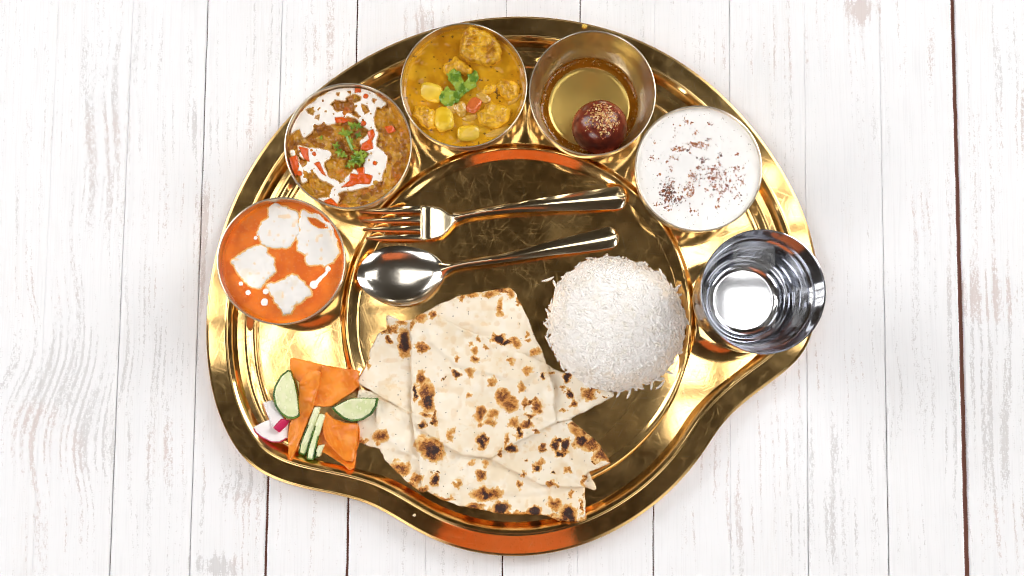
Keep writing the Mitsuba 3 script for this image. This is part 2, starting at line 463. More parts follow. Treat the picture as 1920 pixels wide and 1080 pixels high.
def interp(field):
    r = RegularGridInterpolator((hx, hy), field, bounds_error=False, fill_value=None)
    return lambda p: r(np.asarray(p)[:, :2])


def settle(poly, thick, how='drape', sigma=5.0, lift=0.0, tilt=None):
    """Rest a sheet on what lies there: returns zbase(xy) and notes its top in H."""
    global H
    inside = contains_xy(poly, HX, HY)
    if how == 'drape':
        top_ = gaussian_filter(maximum_filter(H, size=int(4 / .6)), sigma / .6)
        base = np.maximum(top_, gaussian_filter(maximum_filter(H, size=3), 1.2))
        base = base + lift
        fn = interp(base)
    else:
        A = np.column_stack([HX[inside], HY[inside], np.ones(inside.sum())])
        if tilt is None:
            co = np.linalg.lstsq(A, H[inside], rcond=None)[0]
        else:
            co = np.array([tilt[0], tilt[1], 0.0])
        gap = H[inside] - A @ co
        co[2] += np.percentile(gap, 97) + lift
        fn = lambda p, co=co: np.asarray(p)[:, 0] * co[0] + np.asarray(p)[:, 1] * co[1] + co[2]
        base = HX * co[0] + HY * co[1] + co[2]
    t_ = thick(np.stack([HX[inside], HY[inside]], -1)) if callable(thick) else thick
    H[inside] = np.maximum(H[inside], base[inside] + t_)
    return fn


# ------------------------------------------------------------------ steel bowls
metal('bowl_steel', (.80, .71, .56), .14, .60, lambda p, n, uv: .12 + .86 * smoothstep(.96, .995, dr.abs(n.z)))
metal('cutlery_steel', (.86, .73, .50), .10, .35, .06)  # warm tint puts the brass tray's gold reflection into the base colour
metal('spoon_steel', (.80, .75, .66), .13, .40, .05)
metal('tumbler_steel', (.66, .67, .70), .045, .35, .05)
FLOOR = 2.9
RIM_H = 40.0
BOWL_IN = [(0, 1.0), (22.5, 1.0), (25.5, 1.6), (29, 4.0), (32, 8.5), (34.4, 15), (35.8, 23), (36.6, 31), (37.1, 38.6)]
BOWL_OUT = [(0, 0), (23.5, 0), (26.5, .6), (30.2, 3.4), (33.2, 8.2), (35.5, 15), (36.8, 23), (37.5, 31), (37.8, 38.2)]
_in = smooth_curve(BOWL_IN[2:], 26, k=3)
_out = smooth_curve(BOWL_OUT[2:], 26, k=3)


def inner_radius(hgt):
    return float(np.interp(hgt, _in[:, 1], _in[:, 0]))


def bowl(px, py, label, z0=FLOOR):
    c = U(px, py, z0 + RIM_H)
    lipc = [(37.1, 39.3), (37.25, 39.75), (37.6, 40.0), (38.05, 39.9), (38.25, 39.5), (38.15, 38.9), (37.85, 38.4)]
    prof = [(1e-3, 1.0), (12, 1.0), (22.5, 1.0), *_in.tolist(), *lipc, *_out[::-1].tolist(), (23.5, 0), (1e-3, 0)]
    m = lathe(prof, 128, (c[0], c[1], z0))
    key = put('steel_bowl', m, 'bowl_steel', smooth=40, label=label, cat='bowl', group='small steel bowls on the tray')
    return c, z0


def disc_surface(c, z, r, zfn, n=90, seg=160, drop=1.2):
    """A food surface filling a round bowl, with a little meniscus; zfn(xy) raises it."""
    t = np.linspace(0, 1, n)[1:]
    th = np.arange(seg) / seg * 2 * np.pi
    xy = np.stack([c[0] + r * t[:, None] * np.cos(th), c[1] + r * t[:, None] * np.sin(th)], -1)
    zz = z + zfn(xy.reshape(-1, 2)).reshape(xy.shape[:2])
    v = np.concatenate([xy, zz[..., None]], -1).reshape(-1, 3)
    skirt = np.column_stack([c[0] + (r - .8) * np.cos(th), c[1] + (r - .8) * np.sin(th), np.full(seg, z - 6)])
    v = np.vstack([v, skirt, [[c[0], c[1], z + zfn(np.array([c]))[0]]]])
    f = grid_faces(n, seg, True)[:, ::-1]
    ci = len(v) - 1
    i = np.arange(seg)
    f = np.vstack([f, np.stack([np.full(seg, ci), i, (i + 1) % seg], -1)])
    m = trimesh.Trimesh(v, f, process=False)
    if m.face_normals[-1][2] < 0:
        m.faces = m.faces[:, ::-1]
    # make every face of the top look up
    top_ = m.faces[: (n - 2) * seg * 2]
    return m


FB = lambda xy, s, seed=0, o=3: meshkit.fbm(np.column_stack([xy / s, np.zeros(len(xy))]), o, seed) - .5

# --- bowl 1: orange curry with white cheese pieces
Z1 = (380, 340, 3.6)
c1, z1 = bowl(527, 489, 'steel bowl of orange curry with white cheese pieces, leftmost of the bowls')
lev1 = z1 + 31.5


def curry_color(p, n, uv):
    x, y = p.x * 1000, p.y * 1000
    t = fbm(x * .12, y * .12, 1, 4)
    c = mix((.72, .165, .012), (.62, .115, .009), smoothstep(.35, .7, t))
    return mix(c, (.68, .22, .06), .5 * smoothstep(.72, .9, noise(x * 1.2, y * 1.2, 4)))


scene['orange_gravy'] = dict(type='twosided', bsdf=dict(type='principled', base_color=proc(curry_color), roughness=.3, specular=.22))
put('orange_curry', disc_surface(c1, lev1, inner_radius(31.5) + .25, lambda q: FB(q, 9, 2) * .5 + .6 * np.clip((np.hypot(*(q - c1).T) - 34.6) / 2, 0, 1) ** 2), 'orange_gravy', smooth=True,
    label='smooth orange curry filling the leftmost bowl', cat='curry')


def cheese_color(p, n, uv):
    x, y = p.x * 1000, p.y * 1000
    c = mix((.78, .755, .71), (.74, .68, .58), smoothstep(.5, .8, fbm(x * .15, y * .15, 2, 3)))
    return mix(c, (.84, .55, .22), .55 * smoothstep(.74, .92, noise(x * .35, y * .35, 8)))


scene['white_cheese'] = dict(type='twosided', bsdf=dict(type='principled', base_color=proc(cheese_color), roughness=.5, specular=.4))
principled('sauce_and_cream', (.80, .46, .15), .35, specular=.3)
zc = lev1 + 1
CH = [([(490, 140), (560, 175), (625, 205), (650, 240), (640, 300), (650, 350), (600, 410), (570, 445), (500, 450), (430, 435), (385, 395), (375, 330), (395, 290), (440, 240), (450, 180)], 'uppermost ragged white cheese piece in the orange curry', 1.3),
      ([(652, 225), (680, 185), (705, 215), (780, 220), (850, 270), (890, 330), (905, 400), (915, 480), (880, 540), (820, 570), (720, 560), (690, 545), (690, 500), (650, 470), (640, 420), (625, 385), (655, 320)], 'white cheese piece at the right of the orange curry, with a curved gap', 1.1),
      ([(190, 540), (250, 490), (340, 440), (390, 425), (420, 450), (430, 480), (470, 520), (490, 610), (450, 650), (400, 690), (385, 725), (330, 710), (270, 660), (230, 610)], 'white cheese piece at the left of the orange curry', 1.5),
      ([(430, 690), (500, 690), (560, 660), (610, 630), (640, 635), (670, 680), (730, 730), (740, 760), (680, 800), (620, 840), (590, 890), (550, 905), (520, 860), (480, 790), (440, 740)], 'lowest white cheese piece in the orange curry, square with a corner down', 1.4)]
for i, (pts, lab, th_) in enumerate(CH):
    pl = rough_poly(W(pts, zc, Z1), 1.5, 2.2, i + 3, .5, .2).buffer(.25)
    if i == 1:
        hole = rough_poly(W([(705, 240), (760, 250), (820, 285), (850, 315), (780, 315), (730, 285)], zc, Z1), .4, 2, 9, .5, .2)
        pl = pl.difference(hole)
    fr = pl.buffer(.75).buffer(0)
    fr = Polygon(resample(fr, .6) + rng.normal(0, .10, (len(resample(fr, .6)), 2))).buffer(0)
    fr = max(getattr(fr, 'geoms', [fr]), key=lambda g: g.area).intersection(Point(*c1).buffer(35))
    if i == 1:
        fr = fr.difference(hole.buffer(-.35))
    put('creamy_edge', slab(fr, lev1 - .4, .55 + .03 * i, .35, .8), 'sauce_and_cream', 'orange_curry', smooth=50)
    k = put('cheese_piece', slab(pl, lev1 - .5, lambda q, t=th_, i=i: t + FB(q, 5, i) * 1.0 + FB(q, 1.6, i + 4) * .5, 1.1, .8), 'white_cheese', smooth=50, label=lab, cat='cheese')
cream = [rough_poly(W([(840, 562), (858, 580), (842, 620), (805, 660), (775, 700), (742, 715), (735, 690), (790, 640), (825, 610)], zc, Z1), .3, 2, 1, .5, .2)]
for (x, y, r) in ((355, 380, 13), (255, 690, 15), (305, 750, 18), (415, 815, 25), (425, 742, 20), (748, 697, 27), (845, 590, 18), (370, 360, 8), (830, 300, 8)):
    cream.append(rough_poly(np.array(Point(*W([(x, y)], zc, Z1)[0]).buffer(r / 3.6 / 3).exterior.coords), .25, 1.5, x, .4, 0))
principled('white_cream', (.86, .83, .78), .35)
put('cream_drops', trimesh.util.concatenate([slab(q, lev1 - .3, .8, .6, .5) for q in cream]), 'white_cream', 'orange_curry', smooth=50, label='white cream drops on the orange curry', kind='stuff')

# --- bowl 2: lentils with cream, chilli oil and chopped coriander
Z2 = (500, 130, 3.7241)
c2, z2 = bowl(652.5, 273, 'steel bowl of brown lentil curry with cream swirl and chopped coriander')
lev2 = z2 + 34.0
lr = np.random.default_rng(5)
lent = np.column_stack([lr.uniform(-36, 36, 520), lr.uniform(-36, 36, 520)]) + c2
lent_r, lent_h = lr.uniform(1.3, 2.9, 520), lr.uniform(.6, 1.9, 520)


def dal_relief(q):
    z = FB(q, 10, 4, 3) * 2.2 + FB(q, 3, 6, 3) * 1.2
    t = cKDTree(lent)
    dd, ii = t.query(q, k=3)
    b = np.max(lent_h[ii] * np.sqrt(np.clip(1 - (dd / lent_r[ii]) ** 2, 0, 1)), axis=1)
    rr = np.hypot(*(q - c2).T)
    return (z + b * 1.2) * (1 - ss(33.5, 36, rr) * .7)


def dal_color(p, n, uv):
    x, y = p.x * 1000, p.y * 1000
    a, b, w = voronoi(x * .25 + noise(x * .3, y * .3), y * .25)
    t = fbm(x * .10, y * .10, 3, 3)
    c = mix((.44, .185, .010), (.27, .09, .008), smoothstep(.4, .65, t))
    c = mix(c, (.50, .26, .03), .8 * smoothstep(.45, .9, w))
    c = mix(c, (.16, .06, .014), .6 * smoothstep(.8, .95, cell_rand(dr.floor(w * 97))) * smoothstep(.6, .3, a))
    return mix(c, (.50, .09, .012), .55 * smoothstep(.62, .75, fbm(x * .09 + 9, y * .09, 6, 3)))


scene['lentil_gravy'] = dict(type='twosided', bsdf=dict(type='principled', base_color=proc(dal_color), roughness=.2, specular=.35))
put('lentil_curry', disc_surface(c2, lev2, inner_radius(34) + .3, dal_relief, 120, 260), 'lentil_gravy', smooth=True, label='lumpy brown lentil curry under a cream swirl', cat='curry')
zd = lev2 + 1
C_ = [[(165, 450), (200, 350), (280, 265), (390, 190), (480, 140), (560, 118), (640, 110), (690, 140), (760, 180), (828, 240), (800, 262), (770, 255), (735, 330), (760, 420), (745, 440), (690, 400), (650, 372), (620, 335), (560, 320), (530, 345), (470, 370), (430, 388), (380, 375), (320, 390), (310, 440), (270, 470), (230, 400)],
      [(225, 535), (300, 560), (380, 562), (442, 578), (430, 620), (395, 650), (410, 720), (445, 795), (380, 765), (335, 705), (290, 722), (258, 695), (300, 640), (240, 600)],
      [(655, 500), (690, 480), (735, 425), (775, 445), (750, 540), (800, 568), (838, 600), (822, 680), (792, 772), (740, 792), (690, 760), (680, 700), (700, 620), (730, 590), (690, 565)],
      [(355, 912), (440, 900), (465, 830), (530, 800), (590, 728), (612, 705), (640, 740), (720, 780), (745, 805), (640, 830), (540, 845), (490, 862), (502, 920), (470, 952), (400, 935)],
      [(170, 570), (190, 570), (240, 690), (275, 780), (255, 790), (215, 690)], [(430, 760), (470, 770), (510, 800), (480, 815), (440, 795)], [(1, 1), (2, 1), (2, 2)]][:6]
B_ = [[(440, 250), (480, 212), (540, 225), (560, 188), (600, 172), (665, 188), (652, 222), (612, 238), (622, 290), (658, 332), (640, 352), (590, 312), (540, 292), (490, 302)],
      [(270, 285), (295, 262), (340, 290), (320, 320), (290, 315)], [(485, 165), (510, 162), (512, 190), (495, 195)], [(660, 245), (700, 250), (720, 300), (690, 310), (670, 280)], [(340, 320), (375, 315), (370, 355), (335, 350)], [(740, 200), (770, 215), (750, 240), (730, 225)], [(560, 160), (590, 150), (585, 175)]]
O_ = [[(478, 340), (530, 335), (578, 357), (540, 378), (488, 376)], [(703, 435), (745, 422), (758, 460), (735, 500), (745, 552), (700, 572), (652, 562), (668, 520), (715, 490)],
      [(515, 828), (580, 780), (588, 728), (640, 740), (628, 690), (682, 683), (682, 730), (742, 745), (722, 802), (640, 800), (590, 818)], [(222, 540), (290, 555), (298, 648), (262, 625)],
      [(155, 620), (210, 598), (228, 680), (200, 770), (168, 705)], [(330, 660), (370, 648), (390, 700), (418, 750), (390, 732), (360, 690)], [(612, 108), (668, 108), (657, 130), (660, 160), (615, 165), (620, 135)], [(395, 922), (450, 900), (482, 930), (505, 962), (450, 950)], [(820, 400), (880, 395), (905, 430), (850, 450)]]
O_ += [np.array(Point(x, y).buffer(r).exterior.coords) for x, y, r in ((692, 188, 17), (335, 592, 14), (230, 730, 18), (675, 378, 18), (755, 655, 14))]
oil = unary_union([rough_poly(W(o, zd, Z2), .45, 2.0, i + 20, .5, .15) for i, o in enumerate(O_)])
cr = unary_union([rough_poly(W(o, zd, Z2), 1.0, 2.2, i + 40, .5, .2) for i, o in enumerate(C_)])
br = unary_union([rough_poly(W(o, zd, Z2), .9, 1.6, i + 60, .5, .1) for i, o in enumerate(B_)])
holes = unary_union([Point(*(np.array([c2[0], c2[1]]) + rng.uniform(-34, 34, 2))).buffer(rng.uniform(.2, .8), 6) for _ in range(45)])
cr = cr.buffer(.55).difference(br).difference(oil.buffer(.15)).difference(holes).intersection(Point(*c2).buffer(36.4))
oil = oil.intersection(Point(*c2).buffer(36.4))
principled('dal_blend', (.56, .34, .14), .3)
principled('dal_cream', (.82, .77, .70), .3)
principled('chilli_oil', (.62, .085, .006), .18, specular=.6)
relief_base = lambda q: lev2 + FB(q, 10, 4, 3) * 2.2 + FB(q, 3, 6, 3) * .9 + 1.45
frd = cr.buffer(.55).intersection(Point(*c2).buffer(36.4))
put('creamy_edge', trimesh.util.concatenate([slab(g, lambda q: relief_base(q) - .3, .5, .4, .8) for g in getattr(frd, 'geoms', [frd]) if g.area > 1]), 'dal_blend', 'lentil_curry', smooth=50)
ms = [slab(g, relief_base, .55, .45, .7) for g in getattr(cr, 'geoms', [cr]) if g.area > .6]
put('cream_swirl', trimesh.util.concatenate(ms), 'dal_cream', 'lentil_curry', smooth=50, label='white cream swirled over the brown lentils')
for g in getattr(oil, 'geoms', [oil]):
    if g.area > 1.0:
        put('chilli_oil_pool', slab(g, relief_base, .75, .5, .7), 'chilli_oil', 'lentil_curry', smooth=50)


def leaf_color(p, n, uv):
    x, y = p.x * 1000, p.y * 1000
    c = mix((.085, .17, .010), (.27, .36, .035), smoothstep(.3, .7, fbm(x * .30, y * .30, 3, 3)))
    return mix(c, (.30, .46, .16), .5 * smoothstep(.7, .9, noise(x * .8, y * .8, 4)))


scene['coriander_green'] = dict(type='twosided', bsdf=dict(type='principled', base_color=proc(leaf_color), roughness=.5, specular=.2))


def leaf_blob(cx, cy, r, z, seed, lobes=5, rot=0):
    a = np.arange(90) / 90 * 2 * np.pi
    g = np.random.default_rng(seed)
    rad = r * (.70 + .26 * np.cos(lobes * a + g.uniform(0, 6)) + .16 * np.cos((lobes * 2 + 3) * a + g.uniform(0, 6)) + .08 * np.cos(19 * a))
    sx = g.uniform(.65, 1)
    q = np.stack([np.cos(a) * rad, np.sin(a) * rad * sx], -1)
    c, s = math.cos(rot), math.sin(rot)
    q = q @ np.array([[c, s], [-s, c]]) + [cx, cy]
    pl = Polygon(q).buffer(0)
    tl = g.uniform(-.35, .35, 2)
    return slab(pl, lambda p: z + (p[:, 0] - cx) * tl[0] + (p[:, 1] - cy) * tl[1] + FB(p, 2.2, seed, 2) * 1.6, .35, .2, .6)


tag('chopped_coriander', 'heap of chopped green coriander on the lentil curry', 'herb')
for i, (x, y, r, dz) in enumerate([(600, 392, 38, 1.6), (640, 400, 32, 2.4), (540, 450, 42, 1.2), (575, 445, 34, 2.2), (640, 460, 30, 1.4), (590, 500, 30, 2.6), (600, 540, 24, 2.4), (485, 530, 30, 1.4), (505, 580, 40, 1.4), (540, 600, 28, 1.8), (640, 600, 50, 1.8), (610, 640, 46, 2.4), (660, 625, 36, 2.8), (575, 670, 30, 1.6), (690, 600, 26, 1.8), (378, 478, 22, 1.2), (650, 650, 32, 1.4)]):
    w = W([(x, y)], lev2 + 2, Z2)[0]
    put('leaf', leaf_blob(w[0], w[1], r / 3.72 / 3, lev2 + dz + .8, 100 + i, 3 + i % 3, i), 'coriander_green', 'chopped_coriander', smooth=60)
principled('coriander_stem', (.25, .42, .12), .45)
stem = smooth_curve(np.column_stack([W([(560, 470), (580, 520), (600, 565)], lev2 + 3, Z2), [lev2 + 3.2, lev2 + 3.8, lev2 + 3.2]]), 12, k=2)


def tube(path, r, seg=8):
    path = np.asarray(path, float)
    t = np.gradient(path, axis=0)
    t /= np.linalg.norm(t, axis=1, keepdims=True)
    up = np.tile([0, 0, 1.0], (len(path), 1))
    a = np.cross(t, up); a /= np.maximum(np.linalg.norm(a, axis=1, keepdims=True), 1e-9)
    b = np.cross(a, t)
    th = np.arange(seg) / seg * 2 * np.pi
    r = np.broadcast_to(r, len(path))
    v = path[:, None] + r[:, None, None] * (np.cos(th)[None, :, None] * a[:, None] + np.sin(th)[None, :, None] * b[:, None])
    v = v.reshape(-1, 3)
    f = grid_faces(len(path), seg, True)
    n = len(v)
    v = np.vstack([v, path[:1], path[-1:]])
    i = np.arange(seg)
    f = np.vstack([f, np.stack([np.full(seg, n), i, (i + 1) % seg], -1), np.stack([np.full(seg, n + 1), (i + 1) % seg + (len(path) - 1) * seg, i + (len(path) - 1) * seg], -1)])
    m = trimesh.Trimesh(v, f, process=False)
    trimesh.repair.fix_normals(m)
    return m


put('stem', tube(stem, np.full(12, .8)), 'coriander_stem', 'chopped_coriander', smooth=True)

# --- bowl 3: yellow curry with meat, potato and a coriander leaf
Z3 = (730, 20, 3.857)
c3, z3 = bowl(869.6, 159.5, 'steel bowl of yellow chicken and potato curry, near the top of the tray')
lev3 = z3 + 31.0


def broth_color(p, n, uv):
    x, y = p.x * 1000, p.y * 1000
    t = fbm(x * .07, y * .07, 2, 4)
    c = mix((.52, .255, .010), (.38, .155, .006), smoothstep(.35, .7, t))
    c = mix(c, (.60, .34, .02), .7 * smoothstep(.55, .75, fbm(x * .11 + 5, y * .11, 5, 3)))
    return mix(c, (.07, .03, .008), .8 * smoothstep(.86, .93, noise(x * .55, y * .55, 9)))


scene['yellow_broth'] = dict(type='twosided', bsdf=dict(type='principled', base_color=proc(broth_color), roughness=.12, specular=.35))
put('yellow_curry', disc_surface(c3, lev3, inner_radius(31) + .3, lambda q: FB(q, 6, 2) * 1.1 + FB(q, 2.5, 4) * .2 + 1.0 * np.clip((np.hypot(*(q - c3).T) - 34.5) / 2.2, 0, 1) ** 2), 'yellow_broth', smooth=True,
    label='thin yellow curry broth in the bowl with the big meat chunk', cat='curry')


def meat_color(p, n, uv):
    x, y, z = p.x * 1000, p.y * 1000, p.z * 1000
    t = fbm(x * .35, y * .12, z * .3, 4)
    c = mix((.38, .16, .008), (.68, .38, .018), smoothstep(.25, .6, t))
    return mix(c, (.62, .40, .08), .45 * smoothstep(.68, .85, fbm(x * .2, y * .2, z * .2 + 4, 3)))


def potato_color(p, n, uv):
    x, y, z = p.x * 1000, p.y * 1000, p.z * 1000
    return mix((.76, .53, .06), (.66, .41, .014), smoothstep(.35, .7, fbm(x * .12, y * .12, z * .12, 3)))


scene['curried_meat'] = dict(type='twosided', bsdf=dict(type='principled', base_color=proc(meat_color), roughness=.3, specular=.5))
scene['potato_flesh'] = dict(type='twosided', bsdf=dict(type='principled', base_color=proc(potato_color), roughness=.22, specular=.5))
principled('tomato_flesh', (.55, .13, .03), .2, specular=.6)
principled('onion_flesh', (.52, .30, .05), .15, specular=.6)


def in3(x, y, dz=0.0):
    return (*W([(x, y)], lev3 + dz, Z3)[0], lev3 + dz)


S3 = 1 / 3.857 / 3 * .96
for i, (pts, hh, lab) in enumerate([
        ([(570, 110), (620, 118), (680, 145), (740, 170), (792, 220), (818, 300), (805, 350), (762, 388), (700, 402), (640, 378), (580, 378), (540, 350), (508, 310), (500, 250), (525, 180)], 7.0, 'biggest chicken chunk, at the top of the yellow curry'),
        ([(470, 318), (512, 340), (562, 380), (612, 420), (600, 455), (540, 475), (470, 432), (420, 470), (383, 432), (393, 380), (440, 358)], 3.4, 'small rough chicken piece above the coriander leaf'),
        ([(790, 490), (850, 498), (922, 498), (952, 560), (932, 622), (880, 655), (838, 642), (798, 592), (772, 540)], 3.6, 'chicken piece at the right edge of the yellow curry'),
        ([(645, 815), (636, 740), (680, 690), (730, 648), (790, 678), (872, 690), (884, 740), (852, 805), (780, 856), (700, 845)], 4.4, 'knobbly chicken piece at the lower right of the yellow curry'),
        ([(180, 690), (250, 686), (312, 700), (335, 760), (332, 845), (280, 858), (218, 815), (165, 750)], 3.4, 'chicken piece at the lower left of the yellow curry')]):
    pl = rough_poly(W(pts, lev3 + 2, Z3), 1.2, 2.6, 90 + i, .5, .3)
    lean = rng.uniform(-.12, .12, 2)
    cc = np.array(pl.centroid.coords[0])

    def ridges(q, i=i, hh=hh, lean=lean, cc=cc):
        a = 1 - np.abs(2 * meshkit.fbm(np.column_stack([q[:, 0] / 5.5, q[:, 1] / 3.2, np.full(len(q), i * 3.3)]), 3, 40 + i) - 1)
        return (a - .75) * hh * .75 + FB(q, 1.5, 50 + i, 2) * .9 + ((q - cc) * lean).sum(1) * 1.5
    put('chicken_piece', slab(pl, lev3 - 2.0, hh + 2, min(hh + .5, 4.5), .55, ridges), 'curried_meat', smooth=50, label=lab, cat='meat')
for i, (x, y, rx, ry, rz, dz, rot, lab) in enumerate([
        (300, 592, 92, 72, 30, -.7, -.3, 'pale yellow potato piece left of the coriander leaf'),
        (395, 782, 74, 98, 42, -.5, .2, 'bright yellow potato chunk below the coriander leaf'),
        (575, 890, 92, 62, 34, -.7, .1, 'lowest potato chunk in the yellow curry')]):
    put('potato_piece', chunk(in3(x, y, dz), (rx * S3 * .95, ry * S3 * .95, rz * S3), 31 + i, rot), 'potato_flesh', smooth=True, label=lab, cat='potato')
put('tomato_piece', chunk(in3(612, 685, .2), (46 * S3, 68 * S3, 28 * S3), 5, -.5, 3, .2), 'tomato_flesh', smooth=True, label='red tomato piece in the yellow curry', cat='tomato')
put('onion_piece', lump(in3(520, 712, .1), (42 * S3, 60 * S3, 26 * S3), .15, 6, 4, 1.5, .1), 'onion_flesh', smooth=True, label='translucent onion piece beside the red tomato piece', cat='onion')
put('onion_piece', lump(in3(800, 875, .1), (105 * S3, 26 * S3, 14 * S3), .15, 8, 4, 1.5, .3), 'onion_flesh', smooth=True, label='onion strip along the lower right edge of the yellow curry', cat='onion')
pl = rough_poly(W([(368, 600), (378, 560), (400, 575), (425, 535), (450, 568), (482, 575), (465, 535), (428, 500), (432, 475), (415, 455), (445, 440), (468, 420), (492, 445), (505, 430), (522, 490), (540, 522), (562, 490), (555, 465), (590, 455), (602, 430), (622, 448), (632, 492), (612, 520), (618, 545), (570, 572), (548, 592), (520, 612), (500, 645), (470, 650), (458, 672), (410, 668), (385, 645)], lev3 + 4, Z3), .35, 1.5, 4, .4, .15)
cl = np.array(pl.centroid.coords[0])
pl = affinity.scale(pl, 1.12, 1.12)
put('coriander_leaf', slab(pl, lambda q: lev3 + 3.2 + FB(q, 5, 2, 2) * 2.2 - .012 * ((q - cl) ** 2).sum(1), .3, .2, .5), 'coriander_green', smooth=60, label='green coriander leaf lying on the yellow curry', cat='leaf')

for i, (x, y, rx, ry, rz, dz, rot, m_, lab, cat) in enumerate([
        (722, 570, 62, 34, 26, -.3, .5, 'curried_meat', 'thin shred of chicken right of the coriander leaf', 'meat'),
        (680, 630, 60, 34, 24, -.3, -.6, 'onion_flesh', 'glossy onion piece above the red tomato piece', 'onion'),
        (455, 705, 40, 46, 24, -.4, .8, 'onion_flesh', 'small onion piece between two potato chunks', 'onion'),
        (905, 640, 60, 22, 20, -.2, .7, 'onion_flesh', 'onion strip at the right edge of the yellow curry', 'onion'),
        (590, 775, 60, 24, 18, -.2, .2, 'onion_flesh', 'onion strip above the lowest potato chunk', 'onion')]):
    put({'meat': 'chicken_shred', 'onion': 'onion_piece'}[cat], lump(in3(x, y, dz), (rx * S3, ry * S3, rz * S3), .28, 61 + i, 4, 1.8, rot), m_, smooth=True, label=lab, cat=cat)

# --- bowl 4: dumpling in syrup
Z4 = (980, 30, 3.857)
c4, z4 = bowl(1111, 174, 'nearly empty steel bowl with a dark dumpling in syrup')
lev4 = z4 + 6.0
scene['syrup_clear'] = dict(type='dielectric', int_ior=1.42, ext_ior=1.0, specular_transmittance=rgb(.99, .90, .55))
t4 = np.linspace(0, 1, 24)
put('syrup', disc_surface(c4, lev4, inner_radius(6.0) + .15, lambda q: FB(q, 6, 2) * .12 + .7 * np.clip((np.hypot(*(q - c4).T) - 28.3) / 2, 0, 1) ** 2, 40, 120), 'syrup_clear', smooth=True,
    label='clear amber syrup at the bottom of the dumpling bowl', cat='syrup')
res = _in[(_in[:, 0] > 24.6) & (_in[:, 0] < 30.4)]
principled('amber_brown', (.40, .165, .012), .25)  # ring added to give the syrup its amber-brown edge tone
put('added_amber_ring', lathe([(a - .10, b + .22) for a, b in res] + [(a + .02, b + .02) for a, b in res[::-1]], 120, (c4[0], c4[1], z4)), 'amber_brown', 'syrup', smooth=True, label='brown ring added under the syrup for its darker tone at the bowl wall')
jc = (*U(1124.7, 238.7, 21), 21.0)


def dumpling_color(p, n, uv):
    x, y, z = p.x * 1000, p.y * 1000, p.z * 1000
    return mix((.19, .030, .012), (.09, .014, .008), smoothstep(.35, .7, fbm(x * .2, y * .2, z * .2, 4)))


scene['dumpling_crust'] = dict(type='twosided', bsdf=dict(type='principled', base_color=proc(dumpling_color), roughness=.22, specular=.55))
dm = lump(jc, (17.2, 16.9, 16.6), .03, 3, 5, 1.2)
put('fried_dumpling', dm, 'dumpling_crust', smooth=True, label='dark red-brown round dumpling sprinkled with golden crumbs', cat='dumpling')


def flakes(centers, size, normals=None, seed=0, flat=.4):
    g = np.random.default_rng(seed)
    base = trimesh.creation.icosahedron()
    vs, fs = [], []
    for i, c in enumerate(centers):
        v = base.vertices * g.uniform(.5, 1.2, (12, 1)) * size[i] * np.array([1, g.uniform(.5, 1), flat])
        a = g.uniform(0, 6.3)
        v = v @ np.array([[math.cos(a), math.sin(a), 0], [-math.sin(a), math.cos(a), 0], [0, 0, 1]])
        if normals is not None:
            M = trimesh.geometry.align_vectors([0, 0, 1], normals[i])[:3, :3]
            v = v @ M.T
        vs.append(v + c)
        fs.append(base.faces + 12 * i)
    return np.vstack(vs), np.vstack(fs)


g4 = np.random.default_rng(12)
dirs4 = np.column_stack([g4.normal(.08, .33, 420), g4.normal(.18, .36, 420), np.ones(420)])
dirs4 /= np.linalg.norm(dirs4, axis=1, keepdims=True)
cen4 = np.array(jc) + dirs4 * 16.9
v_, f_ = flakes(cen4, g4.uniform(.3, 1.0, 420), dirs4, 5)
cols = np.array([(.60, .36, .12), (.72, .52, .28), (.48, .22, .06), (.38, .10, .04)])[g4.integers(0, 4, 420)]
scene['crumb_tones'] = dict(type='twosided', bsdf=dict(type='principled', base_color={'type': 'mesh_attribute', 'name': 'vertex_color'}, roughness=.5))
put('crumb_topping', (v_, f_), 'crumb_tones', 'fried_dumpling', smooth=False, color=np.repeat(cols, 12, 0), kind='stuff', label='golden crumbs on top of the dumpling')
a4 = g4.uniform(0, 6.28, 360)
r4 = np.clip(g4.normal(29.6, 1.3, 360), 24, 33)
zz4 = z4 + np.interp(r4, _in[:, 0], _in[:, 1]) + .2
zz4 = np.maximum(zz4, lev4 + .15)
cc4 = np.column_stack([c4[0] + r4 * np.cos(a4), c4[1] + r4 * np.sin(a4), zz4])
v_, f_ = flakes(cc4, g4.uniform(.15, .6, 360), None, 6)
cols = np.array([(.60, .42, .16), (.75, .62, .40), (.48, .25, .06)])[g4.integers(0, 3, 360)]
put('crumbs', (v_, f_), 'crumb_tones', 'syrup', smooth=False, color=np.repeat(cols, 12, 0), kind='stuff')

